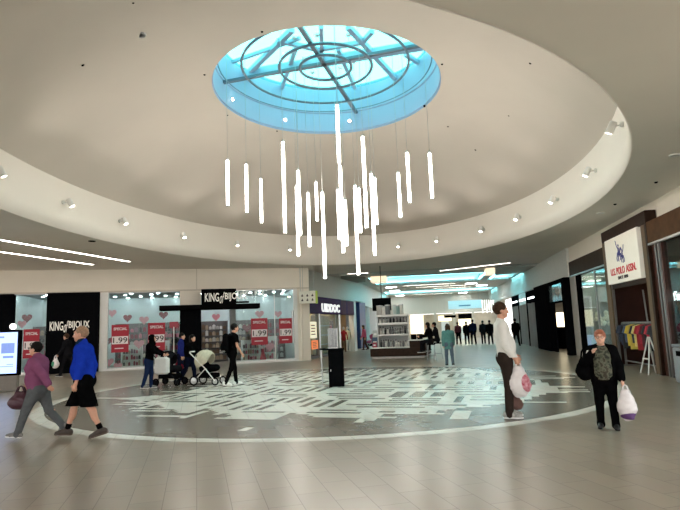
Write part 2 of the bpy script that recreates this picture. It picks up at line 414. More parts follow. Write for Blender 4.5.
# suspended rings and crossing bars in the well
M_RING = mat('blue grey steel ring', (100, 112, 126), 0.4, noise=0.05, scale=3)
t = thing('skylight_ring_frame', 'steel frame of nested rings and two crossing bars under the skylight', 'frame', (OX, OY-.25, 9.22))
for r, w in ((.76, .045), (1.36, .045), (2.44, .04)):
    mb = MB(); mb.tube([(r*math.cos(2*PI*i/48), r*1.04*math.sin(2*PI*i/48), 0) for i in range(48)], w, 6, closed=True); obj('ring', mb, M_RING, t, True)
mb = MB(); mb.tube([(3.1*math.cos(2*PI*i/64), 3.3*math.sin(2*PI*i/64), 0) for i in range(64)], .018, 5, closed=True); obj('thin_ring', mb, M_RING, t, True)
for p, q in (((232, 83.5), (428, 47)), ((298, 27), (352.5, 109))):
    a, b = at(*p, 9.22), at(*q, 9.22); a -= Vector((OX, OY-.25, 9.22)); b -= Vector((OX, OY-.25, 9.22)); d = (b-a).normalized()
    def to_wall(o, d):
        A = (d.x/ORX)**2+(d.y/ORY)**2; oy = o.y-.25; B = 2*(o.x*d.x/ORX**2+oy*d.y/ORY**2); C = (o.x/ORX)**2+(oy/ORY)**2-1.0
        return o+d*((-B+math.sqrt(max(B*B-4*A*C, 0)))/(2*A)-.02)
    c = (a+b)/2; mb = MB(); beam(mb, to_wall(c, -d), to_wall(c, d), .12, .08, .13); obj('bar', mb, M_RING, t)

for i, (x, y) in enumerate([(232, 99.5), (285, 120), (349.5, 121)]):
    o3 = Vector((0, 0, EYE)); d = at(x, y, 9.0)-o3; k = .3
    while ((o3+d*k).x-OX)**2/(ORX-.06)**2+((o3+d*k).y-OY)**2/(ORY-.06)**2 < 1 or k < .85: k += .003
    p = o3+d*k; a = math.atan2(p.y-OY, p.x-OX)
    t = thing('well_light', 'tiny white light on the blue skylight wall, %s from the left' % ORD[i], 'light', p, a, 'lights in the skylight well')
    mb = MB(); mb.lathe([(.001, -.04), (.045, -.04), (.05, 0), (.001, .02)], axis='x', n=12); obj('lens', mb, M_DOT, t)
    mb = MB(); mb.lathe([(.05, -.015), (.065, -.015), (.065, .03), (.05, .03), (.05, -.015)], axis='x', n=12); obj('trim_ring', mb, M_WHITE, t)
# ---------------------------------------------------------------- pendant tubes of the chandelier
TUBES = [(227, 160, 228.3, 205.5, 14.6), (245.9, 164.2, 247.2, 212.4, 15.8), (260.4, 178.8, 262, 222.8, 16.6), (283, 141.7, 285, 233, 14.2), (298.3, 170.4, 299.4, 221.6, 15.0), (296.4, 186, 298.6, 256, 15.9), (299.6, 196, 300.4, 235, 16.8),
 (308.2, 193, 309.5, 246.8, 16.3), (316.3, 182, 317, 221, 17.3), (322, 192.5, 325.4, 278.6, 15.0), (336.9, 104.6, 339.2, 163, 13.6), (340, 165.8, 343.4, 253, 14.4), (337.3, 189.5, 340, 239.6, 16.6), (345.3, 200, 346.7, 246, 17.2),
 (355.3, 186, 358, 275, 15.2), (358.7, 188, 360.8, 232.7, 16.9), (362.9, 136.3, 366.5, 228, 14.0), (371, 173.4, 375, 255.6, 15.6), (374.4, 177.6, 376.8, 224.7, 16.4), (398, 172.7, 400.8, 217.4, 16.5), (406.9, 152.4, 410, 202.5, 15.2), (429.4, 152.8, 432.4, 198.3, 15.6)]
for i, (x0, y0, x1, y1, Y) in enumerate(sorted(TUBES)):
    p, q = at(x0, y0, Y=Y), at((x0+x1)/2, (y0+y1)/2, Y=Y); q1 = at(x1, y1, Y=Y); L = p.z-q1.z; bz = q1.z
    X = q.x; r = .042
    t = thing('pendant_light', 'glowing white tube pendant under the skylight, %s from the left' % ORD[i], 'pendant light', (X, Y, bz), 0, 'tube pendants of the chandelier')
    mb = MB(); mb.lathe([(.001, 0), (r*.8, 0), (r, .02), (r, L-.03), (r*.8, L-.01), (.001, L-.01)], n=12); obj('tube', mb, M_TUBE, t, True)
    mb = MB(); mb.lathe([(.001, L-.012), (r*1.05, L-.012), (r*1.05, L+.04), (.012, L+.06), (.001, L+.06)], n=12); obj('cap', mb, M_STEEL, t)
    mb = MB(); mb.lathe([(.001, -.025), (r*1.03, -.025), (r*1.03, .004), (.001, .004)], n=12); obj('bottom_cap', mb, M_STEEL, t)
    e = ((X-OX)/(ORX-.15))**2+((Y-OY)/(ORY-.15))**2
    top = (ZG-.03 if e < 1 else dome_z(X, Y))-bz
    mb = MB(); mb.tube([(0, 0, L+.05), (0, 0, top)], .006, 5); obj('cable', mb, M_STEEL, t)
    mb = MB(); mb.lathe([(.001, top-.05), (.07, top-.045), (.075, top-.005), (.001, top-.005)], n=12); obj('canopy', mb, M_WHITE, t)

# ---------------------------------------------------------------- spotlights round the rim band
SPOT_PX = [(3, 172), (69, 203), (126, 221), (185, 235), (236.5, 244), (289, 249.5), (404, 248.7), (446, 243), (494.5, 232), (533, 219), (563, 200), (588, 172), (595, 131.5), (571, 70)]
SPOT_LAMPS = []
for i, (x, y) in enumerate(SPOT_PX):
    p = at(x, y, 5.6); a = math.atan2((p.y-DCY)/DRY, (p.x-DCX)/DRX); w = rimpt(a, 5.62, .993)
    inn = Vector((DCX-w[0], (DCY-w[1]), 0)).normalized(); rz = math.atan2(inn.y, inn.x)
    t = thing('spotlight', 'small white spotlight on the dome rim, %s from the left' % ORD[i], 'spotlight', w, rz, 'spotlights round the dome rim')
    mb = MB(); mb.lathe([(.001, -.05), (.06, -.05), (.06, .02), (.001, .02)], axis='x', n=12); obj('mount', mb, M_WHITE, t)
    mb = MB(); mb.tube([(0, 0, 0), (.16, 0, -.01)], .018, 6); obj('arm', mb, M_WHITE, t)
    R = Matrix.Translation((.2, 0, -.02)) @ Matrix.Rotation(math.radians(62), 4, 'Y')
    mb = MB(); mb.lathe([(.001, -.13), (.07, -.13), (.078, -.11), (.085, .13), (.07, .13), (.066, .1), (.001, .1)], axis='x', n=14).xf(R); obj('head', mb, M_WHITE, t, False)
    mb = MB(); mb.lathe([(.001, .102), (.062, .102), (.062, .108), (.001, .108)], axis='x', n=14).xf(R); obj('lens', mb, M_DOT, t)
    SPOT_LAMPS.append((Vector(w), inn))

# ---------------------------------------------------------------- small fittings in the dome and the low ceiling
def dome_at(x, y):
    d = at(x, y, 9.0)-Vector((0, 0, EYE)); lo, hi = 0.2, 1.4
    for s in range(200):
        k = .3+s*.006; p = Vector((0, 0, EYE))+d*k
        if ((p.x-DCX)/DRX)**2+((p.y-DCY)/DRY)**2 < 1 and p.z >= dome_z(p.x, p.y): return p
    return p
for i, (x, y) in enumerate(sorted([(82.5, 64.5), (133, 1.5), (158, 122.5), (204.5, 74), (227.5, 114.5), (262, 31), (277, 130.5), (424.5, 106), (442, 63.5), (448, 126), (475.5, 149.5), (509, 115), (530.5, 62.5)])):
    p = dome_at(x, y); mb = MB(); mb.lathe([(.001, -.04), (.02, -.04), (.03, -.025), (.042, -.005), (.042, .02), (.001, .02)], n=12)
    o = obj('ceiling_sensor', mb, M_MATTE); o.location = p; tag(o, 'small black sensor dot in the dome plaster, %s from the left' % ORD[i], 'sensor', 'sensor dots in the dome')
p = dome_at(139, 34); t = thing('recessed_speaker', 'oval recessed fitting high on the left of the dome', 'ceiling fitting', p)
mb = MB(); mb.lathe([(.1, -.02), (.15, -.02), (.16, .02), (.1, .02), (.1, -.02)], n=20); obj('trim_ring', mb, M_STEEL, t)
mb = MB(); mb.lathe([(.001, -.005), (.1, -.005), (.1, .03), (.001, .03)], n=20); obj('grille', mb, mat('speaker grille', (110, 105, 98), .7), t)
for (x, y, lab) in [(600.5, 213, 'round white recessed fitting in the ceiling beside the white shop sign'), (675, 155, 'white recessed ceiling fitting at the right edge'), (92, 241, 'dark recessed vent in the low ceiling above the two strip lights')]:
    p = at(x, y, ZC); t = thing('ceiling_fitting', lab, 'ceiling fitting', p)
    mb = MB(); mb.lathe([(.06, -.02), (.11, -.02), (.12, .002), (.06, .002), (.06, -.02)], n=18); obj('trim_ring', mb, M_MATTE if x < 200 else M_WHITE, t)
    mb = MB(); mb.lathe([(.001, -.012), (.06, -.012), (.06, .001), (.001, .001)], n=18); obj('core', mb, M_MATTE if x < 200 else M_DOT, t)
for x, y, lab in [(656, 182, 'small dark sensor in the ceiling above the brown fascia'), (615, 204, 'small dark sensor in the ceiling above the polo shop sign')]:
    p = at(x, y, ZC); mb = MB(); mb.lathe([(.001, -.03), (.03, -.03), (.05, .002), (.001, .002)], n=12); o = obj('ceiling_sensor', mb, M_MATTE); o.location = p; tag(o, lab.replace('polo ', 'white '), 'sensor')
def strip_light(a, b, w, label, z=None):
    z = z or ZC; a, b = Vector(a), Vector(b); c = (a+b)/2; L = (b-a).length; rz = math.atan2(b.y-a.y, b.x-a.x)
    t = thing('strip_light', label, 'strip light', (c.x, c.y, z), rz)
    mb = MB(); mb.box(-L/2, L/2, -w/2, w/2, -.02, -.004, 0); obj('diffuser', mb, M_STRIP, t)
    mb = MB(); mb.box(-L/2-.03, L/2+.03, -w/2-.03, -w/2, -.024, 0).box(-L/2-.03, L/2+.03, w/2, w/2+.03, -.024, 0).box(-L/2-.03, -L/2, -w/2, w/2, -.024, 0).box(L/2, L/2+.03, -w/2, w/2, -.024, 0); obj('trim', mb, M_WHITE, t)
    return t
strip_light(at(-34, 233.5, ZC), at(129.2, 261.2, ZC), .14, 'upper long white strip light in the low ceiling on the left')
strip_light(at(-30, 247, ZC), at(93, 264.3, ZC), .14, 'lower white strip light in the low ceiling on the left')
# ================================================================ shop fronts
def on_plane(x, y, o, ang, off=0.0):
    """local (s, z) on an upright plane through o whose x axis points along ang, moved off behind it"""
    u = Vector((math.cos(ang), math.sin(ang), 0)); n = Vector((-u.y, u.x, 0)); P = Vector((o[0], o[1], 0))+n*off
    d = at(x, y, EYE+1)-Vector((0, 0, EYE)); d = d if d.normalized() else d
    v = Vector(CF+CR*(x-340)/FPX-CU*(y-255)/FPX); k = P.dot(n)/v.dot(n); p = Vector((0, 0, EYE))+v*k
    return (p-P).dot(u), p.z
def room(name, o, rz, s0, s1, d0, d1, h, mwall, mceil, label=None):
    t = bpy.data.objects.new(name, None); COL.objects.link(t); t.location = o; t.rotation_euler = (0, 0, rz); t['kind'] = 'structure'
    mb = MB(); mb.box(s0-.1, s1+.1, d1, d1+.1, 0, h); struct('back_wall', mb, mwall, t)
    mb = MB(); mb.box(s0-.1, s0, d0, d1, 0, h); struct('side_wall', mb, mwall, t)
    mb = MB(); mb.box(s1, s1+.1, d0, d1, 0, h); struct('side_wall', mb, mwall, t)
    mb = MB(); mb.box(s0-.1, s1+.1, d0, d1+.1, h, h+.08); struct('ceiling_slab', mb, mceil, t)
    return t
def lamp_panel(t, s0, s1, d0, d1, z, m):
    pass
# ---------------------------------------------------------------- jewellery shop on the left (front plane through FO along FU)
FO = Vector((-15.2, 24.39, 0))
HZ = 3.74
def fp(x, y, off=0.0): return on_plane(x, y, FO, FA, off)
def fw(s, off, z=0.0): return FO+FU*s+FN*off+Vector((0, 0, z))
t = bpy.data.objects.new('wall_left', None); COL.objects.link(t); t.location = FO; t.rotation_euler = (0, 0, FA); t['kind'] = 'structure'
mb = MB(); mb.box(-14, 9.85, 0, .3, HZ, ZC+.05); struct('header', mb, M_WALL, t)
mb = MB(); mb.box(4.1, 4.14, -.012, 0.0, HZ, ZC).box(-14, 9.85, -.03, 0, HZ-.02, HZ+.05); struct('trim', mb, mat('pale trim', (206, 196, 180), .6), t)
mb = MB(); mb.box(-.36, 0, -.02, .3, 0, HZ); struct('pilaster', mb, M_WHITE, t)
mb = MB(); mb.box(9.2, 9.85, 0, .3, 0, HZ); struct('pilaster', mb, M_WALL, t)
mb = MB(); mb.box(3.32, 4.33, 0, .3, 2.95, HZ); struct('pilaster', mb, M_WALL, t)
mb = MB(); mb.box(0, 3.32, -.01, .3, 0, .1).box(6.03, 9.2, -.01, .3, 0, .1).box(-4.05, -2.6, -.01, .3, 0, .1); struct('window_plinth', mb, M_WHITE, t)
M_SHOPW = mat('pale blue shop wall', (222, 232, 232), .7, noise=.05, scale=.8)
M_SHOPC = mat('shop ceiling', (178, 186, 186), .7, noise=.05)
room('shop_interior', FO, FA, -4.1, 9.1, .3, 5.2, HZ, M_SHOPW, M_SHOPC)
for nm, s0, s1 in (('window_2', 0, 3.32), ('window_3', 6.03, 9.05), ('window_4', -4.05, -2.62)):
    w = bpy.data.objects.new(nm, None); COL.objects.link(w); w.location = FO; w.rotation_euler = (0, 0, FA); w['kind'] = 'structure'
    mb = MB(); mb.box(s0, s1, .06, .075, .1, HZ); struct('glass', mb, M_GLASS, w)
    mb = MB(); mb.box(s0, s1, .03, .11, .1, .15).box(s0, s1, .03, .11, HZ-.06, HZ); struct('window_frame', mb, M_STEEL, w)
    if nm == 'window_3':
        mb = MB(); mb.box(7.99, 8.03, .03, .11, .1, HZ).box(9.0, 9.2, -.03, .2, 0, HZ); struct('mullion', mb, M_WHITE, w)
        mb = MB(); mb.box(8.9, 8.96, -.04, .1, 1.0, 2.6); struct('door_pull', mb, M_STEEL, w)
t = thing('entrance_portal', 'tall black portal with white serif lettering on the far left', 'shop portal', FO, FA)
mb = MB(); mb.box(-2.62, -.36, -.25, .3, 0, HZ-.01, .01); obj('body', mb, M_BLACK, t)
def king_sign(t, s0, s1, z0, h, y):
    w = s1-s0
    mb = fit_text('KING', s0, s0+w*.335, z0, y, h, .012, 0, .012)
    mb.box(s0, s0+.01, y-.01, y+.01, z0, z0+.01); obj('lettering', mb, M_LET, t)
    obj('script_lettering', fit_text('of', s0+w*.35, s0+w*.47, z0-h*.22, y-.014, h*1.3, .01, .55, .0), M_LET, t)
    obj('lettering', fit_text('BIJOUX', s0+w*.475, s1, z0, y, h, .012, 0, .012), M_LET, t)
M_LET = mat('off white lettering', (232, 228, 218), .5, noise=.02, emit=(240, 236, 226), es=.12)
a = fp(49.5, 332, -.26); b = fp(89.5, 322, -.26)
king_sign(t, a[0], b[0], a[1]+.05, .42, -.262)
mb = MB(); mb.box(-1.9, -1.5, -.256, -.25, 2.95, 3.0); obj('panel_seam', mb, M_MATTE, t)
t = thing('entrance_canopy', 'long flat black canopy over the jewellery shop entrance', 'canopy', FO, FA)
mb = MB(); mb.box(2.4, 7.15, -1.05, .0, 2.74, 2.97, .01); obj('slab', mb, M_MATTE, t)
mb = MB(); mb.box(3.32, 4.33, -.3, .3, 0, 2.74, .01); obj('column', mb, M_BLACK, t)
mb = MB(); mb.box(5.74, 6.02, -.12, .3, 0, 2.74, .01); obj('column', mb, mat('grey column', (112, 114, 112), .5), t)
t = thing('shop_sign', 'black sign box with white serif lettering standing on the black canopy', 'sign', FO, FA)
mb = MB(); mb.box(4.34, 6.0, -1.0, -.55, 2.97, 3.72, .01); obj('box', mb, M_MATTE, t)
king_sign(t, 4.5, 6.5, 3.1, .42, -1.02)
mb = MB(); mb.box(4.42, 6.62, -.985, -.965, 3.0, 3.09); obj('rail', mb, M_MATTE, t)
t = thing('shopfront', 'plain black shop front panel at the far left edge', 'shop panel', FO, FA)
mb = MB(); mb.box(-9.5, -4.05, -.1, .3, 0, HZ-.01, .01); obj('body', mb, M_BLACK, t)
# ceiling downlights of the shop
proto = None; k = 0
for row, off in enumerate((.5, 1.3, 2.3, 3.5, 4.8)):
    for s in np.arange(-3.7, 8.6, 1.3):
        p = fw(s+(0, .7, .3, .95, .15)[row], off, HZ-.004); k += 1
        if proto is None:
            mb = MB(); mb.lathe([(.001, -.02), (.06, -.02), (.065, 0), (.001, 0)], n=12); proto = obj('downlight', mb, M_DOTC); o = proto
        else: o = proto.copy(); COL.objects.link(o)
        o.location = p; tag(o, 'small round downlight in the jewellery shop ceiling', 'downlight', 'downlights of the jewellery shop')
# red price posters
M_RED = mat('poster red', (168, 20, 44), .5, noise=.05, scale=4); M_PW = mat('poster white', (238, 226, 226), .5, noise=.02)
M_INK = mat('dark ink', (60, 42, 44), .6)
POST = [((23.5, 329.5), (38.5, 358), 'leftmost red price poster, left of the tall black portal'), ((111.5, 325), (128.5, 352), 'red price poster in the window just right of the black portal'), ((148, 323), (165, 350.5), 'red price poster partly behind the woman in the black hood'), ((251, 318.5), (268, 344.5), 'red price poster right of the man with the backpack'), ((279, 318.5), (292.5, 343), 'rightmost narrow red price poster on the glass door')]
for (p, q, lab) in POST:
    s0, z1 = fp(*p, .0); s1, z0 = fp(*q, .0); w = s1-s0; h = z1-z0
    t = thing('price_poster', lab, 'poster', fw(s0, .03, z0), FA, 'red price posters in the windows')
    mb = MB(); mb.box(0, w, 0, .012, 0, h); obj('board', mb, M_RED, t)
    mb = MB(); mb.box(w*.04, w*.96, -.004, 0, h*.3, h*.58); obj('price_field', mb, M_PW, t)
    obj('price', fit_text('1.99', w*.1, w*.92, h*.34, -.007, h*.2, .002, 0, .01), M_INK, t)
    obj('lettering', fit_text('SPECIAL', w*.12, w*.9, h*.8, -.004, h*.1, .002, 0, .02), M_PW, t)
    mb = MB(); mb.box(w*.2, w*.7, -.003, 0, h*.13, h*.16); obj('small_line', mb, M_PW, t)
# paper hearts
def heart_mb(w):
    pts = []
    for i in range(28):
        a = 2*PI*i/28; x = 16*math.sin(a)**3; y = 13*math.cos(a)-5*math.cos(2*a)-2*math.cos(3*a)-math.cos(4*a); pts.append((x*w/32, y*w/32))
    return MB().prism(pts, -.012, .012)
M_H1 = mat('red heart foil', (150, 22, 44), .35); M_H2 = mat('pink heart card', (240, 160, 172), .5)
HEARTS = [(27, 318, 1, .45, 'left of the portal'), (22, 324, 0, .4, 'left of the portal'), (112, 313, 0, .42, ''), (127.5, 318, 1, .42, ''), (144, 320, 0, .46, ''), (163.5, 315, 1, .44, ''), (176, 326, 1, .4, ''), (108, 341, 1, .42, ''), (139, 344, 0, .5, ''), (216, 317, 0, .42, ''), (259.5, 314, 0, .46, ''), (278, 314, 0, .4, ''), (247, 328, 1, .5, ''), (270, 347, 0, .5, ''), (118, 366, 0, .4, ''), (109, 362, 0, .45, '')]
HEARTS.sort()
for i, (x, y, red, w, _) in enumerate(HEARTS):
    off = .35+.1*(i % 3); s, z = fp(x, y, off)
    t = thing('hanging_heart', '%s paper heart in the jewellery shop window, %s heart from the left' % ('red' if red else 'pink', ORD[i]), 'heart decoration', fw(s, off, z), FA+.2*((i % 3)-1), 'hearts in the jewellery shop windows')
    obj('heart', heart_mb(w), M_H1 if red else M_H2, t)
    mb = MB(); mb.tube([(0, 0, w*.2), (0, 0, HZ-z)], .003, 4); obj('string', mb, M_WHITE, t)
# shelving with cards of jewellery
def shelf_unit(label, loc, rz, w, h, d, n, mats, per, group, igroup, ilabel, frame=None, seed=1):
    rr = random.Random(seed); t = thing('display_shelf', label, 'shelf', loc, rz, group); fm = frame or M_WHITE
    mb = MB(); mb.box(0, w, d-.03, d, 0, h); obj('back_panel', mb, fm, t)
    for x in (0, w-.04): mb = MB(); mb.box(x, x+.04, 0, d-.03, 0, h); obj('side_panel', mb, fm, t)
    for i in range(n):
        z = .12+(h-.25)*i/n; mb = MB(); mb.box(.04, w-.04, 0.0, d-.03, z-.02, z); obj('shelf', mb, fm, t)
        gap = (h-.25)/n
        for j in range(per):
            x = .08+(w-.16)*(j+.5)/per; m = rr.choice(mats); iw = (w-.16)/per*rr.uniform(.72, .95); ih = gap*rr.uniform(.55, .9); key = (m.name, round(iw, 2), round(ih, 1))
            if key not in ITEMS:
                mb = MB(); mb.box(-iw/2, iw/2, -.03, .03, 0, ih*.86, .008).box(-iw*.2, iw*.2, -.012, .012, ih*.86, ih); ITEMS[key] = mesh_of('boxed_item', mb, m)
            o = bpy.data.objects.new('boxed_item', ITEMS[key]); COL.objects.link(o)
            c, s = math.cos(rz), math.sin(rz); y = d*.35+rr.uniform(-.03, .05)
            o.location = (loc[0]+c*x-s*y, loc[1]+s*x+c*y, loc[2]+z); o.rotation_euler = (0, 0, rz); tag(o, ilabel, 'merchandise', igroup)
    return t
ITEMS = {}
mk = lambda n, c: mat(n, c, .5, noise=.15, scale=25)
PAL1 = [mk('card pink', (214, 120, 140)), mk('card rose', (150, 50, 70)), mk('card rose', (150, 50, 70)), mk('card white', (224, 218, 214)), mk('card grey', (110, 104, 102)), mk('card black', (42, 38, 40)), mk('card black', (42, 38, 40)), mk('card cream', (232, 214, 200)), mk('card mauve', (150, 110, 126)), mk('card tan', (176, 152, 130))]
PAL2 = [mk('card tan', (176, 152, 130)), mk('card sand', (206, 188, 160)), mk('card brown', (116, 90, 70)), mk('card white', (224, 218, 214))]
M_SHELF = mat('grey shelf', (112, 104, 102), .5, noise=.05)
for i, (s, pal) in enumerate([(-3.9, PAL1), (-2.1, PAL1), (.0, PAL1), (1.7, PAL1), (4.3, PAL2), (5.95, PAL2), (7.3, PAL1)]):
    shelf_unit('jewellery wall shelf unit, %s from the left in the shop' % ORD[i], fw(s, 2.6 if pal is PAL1 else 3.2), FA, 1.62 if pal is PAL1 else 1.5, 2.25, .4, 6, pal, 7, 'wall shelves of the jewellery shop', 'items on the jewellery wall shelves', 'small packaged item on a wall shelf of the jewellery shop', M_SHELF, 30+i)
for i, s in enumerate((.45, 1.75, 6.4, 7.3)):
    shelf_unit('low display stand of pink trinkets behind the shop glass, %s from the left' % ORD[i], fw(s, 1.3), FA, 1.0, 1.15+.15*(i % 2), .4, 3, PAL1, 7, 'low stands behind the jewellery window', 'trinkets on the low stands', 'small trinket on a low stand behind the jewellery window', M_WHITE, 60+i)
s, z = fp(263, 362, .5); t = thing('cone_ornament', 'small red cone figure on the floor of the right jewellery window', 'ornament', fw(s, .5, .1), FA)
mb = MB(); mb.lathe([(.001, 0), (.16, 0), (.17, .05), (.12, .25), (.05, .55), (.001, .62)], n=16); obj('body', mb, M_RED, t)
mb = MB(); mb.ball((0, 0, .63), .05); obj('bobble', mb, M_WHITE, t)
t = thing('barrier_post', 'slim white post left of the black canopy column', 'post', fw(3.05, -.6), FA)
mb = MB(); mb.lathe([(.001, 0), (.16, 0), (.16, .02), (.025, .03), (.025, 1.95), (.001, 1.97)], n=14); obj('post', mb, M_WHITE, t)
mb = MB(); mb.prism([(-.2, 1.9), (.2, 1.9), (.2, 2.2), (-.2, 2.2)], -.01, .01); obj('sign', mb, M_H1, t)
# ---------------------------------------------------------------- digital screen totem at the left edge
t = thing('screen_totem', 'digital screen totem with a lit pale blue display at the left edge', 'screen', (-13.6, 15.75, 0), math.radians(14))
mb = MB(); mb.box(-.72, .62, 0, .16, 0.02, .52, .01); obj('base', mb, mat('grey totem base', (120, 112, 104), .5), t)
mb = MB(); mb.box(-.76, .66, -.02, .18, .5, 1.93, .015); obj('housing', mb, M_MATTE, t)
sc = obj('display', MB().box(-.7, .6, -.026, -.019, .57, 1.86), mat('lit display', (150, 178, 240), .3, noise=.05, emit=(170, 196, 250), es=.9), t)
mb = MB()
for k, (x0, x1, z0, z1) in enumerate([(-.55, .2, 1.68, 1.74), (.12, .52, 1.2, 1.52), (.18, .5, 1.05, 1.12), (-.5, 0, 1.1, 1.5), (-.55, .5, .78, .8), (.3, .5, .84, .86)]): mb.box(x0, x1, -.03, -.026, z0, z1)
obj('display_graphic', mb, mat('display grey', (110, 130, 190), .4, emit=(120, 146, 214), es=.5), t)
s, z = fp(12.5, 326.5, -.3); t = thing('round_lamp', 'round white glowing lamp on the black panel at the far left', 'lamp', fw(s, -.22, z), FA)
mb = MB(); mb.lathe([(.001, -.06), (.12, -.06), (.135, -.03), (.135, .03), (.12, .06), (.001, .06)], axis='y', n=24); obj('disc', mb, glow('round lamp diffuser', (255, 252, 248), 2.0), t)
mb = MB(); mb.box(-.03, .03, .06, .14, -.03, .03); obj('bracket', mb, M_MATTE, t)

# ---------------------------------------------------------------- purple shop and the left side of the mall beyond
PO = Vector((-6.55, 28.35, 0)); PE = Vector((-4.85, 40.0, 0)); PAN = math.atan2(PE.y-PO.y, PE.x-PO.x); PL = (PE-PO).length
def pp(x, y, off=0.0): return on_plane(x, y, PO, PAN, off)
_u = Vector((math.cos(PAN), math.sin(PAN), 0)); _n = Vector((-_u.y, _u.x, 0))
def pw(s, off, z=0.0): return PO+_u*s+_n*off+Vector((0, 0, z))
sx = lambda x: pp(x, 330)[0]
t = bpy.data.objects.new('wall_mall_left', None); COL.objects.link(t); t.location = PO; t.rotation_euler = (0, 0, PAN); t['kind'] = 'structure'
HP = 3.42
mb = MB(); mb.box(-.2, PL, 0, .3, HP, ZC+.05); struct('header', mb, mat('pale grey wall', (206, 206, 200), .7), t)
mb = MB(); mb.box(sx(353.5), sx(356), -.06, .3, 0, HP); struct('pilaster', mb, M_WHITE, t)
mb = MB(); mb.box(-.2, 0.0, -.02, .3, 0, HP); struct('pilaster', mb, M_WALL, t)
mb = MB(); mb.box(sx(318.7), sx(320), -.03, .2, 0, HP).box(sx(338.6), sx(340.3), -.03, .2, 0, HP); struct('mullion', mb, M_STEEL, t)
rt = bpy.data.objects.new('shop_interior', None); COL.objects.link(rt); rt.location = PO; rt.rotation_euler = (0, 0, PAN); rt['kind'] = 'structure'
M_WARM = mat('warm shop wall', (206, 182, 146), .7, noise=.1, scale=2)
mb = MB(); mb.box(2.3, PL, 1.75, 1.85, 0, HP); struct('back_wall', mb, M_WARM, rt)
mb = MB(); mb.box(PL-.1, PL, .3, 1.75, 0, HP); struct('side_wall', mb, M_WARM, rt)
mb = MB(); mb.box(.6, PL, .3, 1.85, HP, HP+.08); struct('ceiling_slab', mb, M_SHOPC, rt)
M_PUR = mat('purple fascia', (60, 22, 84), .6, noise=.12, scale=2, spec=.1); M_PUR2 = mat('plum fascia', (88, 44, 72), .6, noise=.15, scale=2, spec=.1)
t = thing('shop_sign', 'purple fascia sign with chunky white glowing letters', 'sign', PO, PAN)
s0, z0 = pp(322, 312); s1, _ = pp(339, 312)
mb = MB(); mb.box(0.0, sx(340.5), -.1, .28, 2.45, 3.4, .01); obj('fascia', mb, M_PUR, t)
obj('lettering', fit_text('UIDDOC', sx(320.5), sx(338.6), 2.55, -.12, .5, .02, 0, .04), glow('shop sign letters', (255, 255, 255), .4), t)
t = thing('shop_fascia', 'plum coloured fascia panel right of the white glowing letters', 'fascia', PO, PAN)
mb = MB(); mb.box(sx(340.5), sx(353.5), -.1, .28, 2.45, 3.36, .01); obj('panel', mb, M_PUR2, t)
mb = MB(); mb.box(sx(346), sx(346.6), -.106, -.1, 2.45, 3.36); obj('seam', mb, M_PUR, t)
w = bpy.data.objects.new('window_5', None); COL.objects.link(w); w.location = PO; w.rotation_euler = (0, 0, PAN); w['kind'] = 'structure'
mb = MB(); mb.box(.02, sx(318.7), .06, .08, .15, 2.45).box(sx(320), sx(338.6), .06, .08, .15, 2.45); struct('glass', mb, M_GLASS, w)
mb = MB(); mb.box(.02, sx(338.6), 0, .25, 0, .15); struct('window_sill', mb, mat('dark plinth', (70, 62, 56), .5), w)
for nm, x0, x1, z0, z1, c, lab in [('window_poster', 310.5, 317, 1.1, 2.0, (232, 222, 190), 'cream poster with grey lettering in the window under the white sign box'), ('window_poster', 311.5, 318, .5, .98, (224, 120, 60), 'orange poster low in the window under the cream poster')]:
    t = thing(nm, lab, 'poster', pw(sx(x0), .02, z0), PAN); W = sx(x1)-sx(x0)
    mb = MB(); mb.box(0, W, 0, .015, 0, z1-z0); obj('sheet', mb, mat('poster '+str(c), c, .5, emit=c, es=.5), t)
    mb = MB()
    for k in range(4): mb.box(W*.15, W*.8-.08*W*(k % 2), -.004, 0, (z1-z0)*(.2+.18*k), (z1-z0)*(.27+.18*k))
    obj('lettering', mb, mat('poster ink', (110, 90, 70), .6), t)
for k, (x0, x1) in enumerate(((309.8, 318.2), (320.6, 338))):
    t = thing('display_board', 'tan display panel behind the glass of the purple shop, %s' % ('left bay' if k == 0 else 'right bay'), 'panel', pw(sx(x0), .55, .15), PAN); W = sx(x1)-sx(x0)
    mb = MB(); mb.box(0, W, 0, .06, 0, 2.2, .005); obj('board', mb, mat('tan board', (206, 178, 138), .6, noise=.15, scale=3), t)
    for q in range(3): mb = MB(); mb.box(.05, W-.05, -.14, 0, .5+.55*q, .53+.55*q); obj('shelf', mb, M_WHITE, t)
for k, s in enumerate((1.5, 3.2, 5.5, 8.5)):  # emitters added to brighten the purple shop interior
    t = thing('added_fill_panel', 'added fill panel inside the purple shop, %s from the front corner' % ORD[k], 'lit cove end', pw(s, .95, HP), PAN, 'added fill panels in the purple shop')
    mb = MB(); mb.box(-.5, .5, -.3, .3, -.03, -.005); obj('diffuser', mb, glow('warm fill panel', (255, 236, 205), 8), t)
    mb = MB(); mb.box(-.54, .54, -.34, -.3, -.04, 0).box(-.54, .54, .3, .34, -.04, 0); obj('frame', mb, M_WHITE, t)
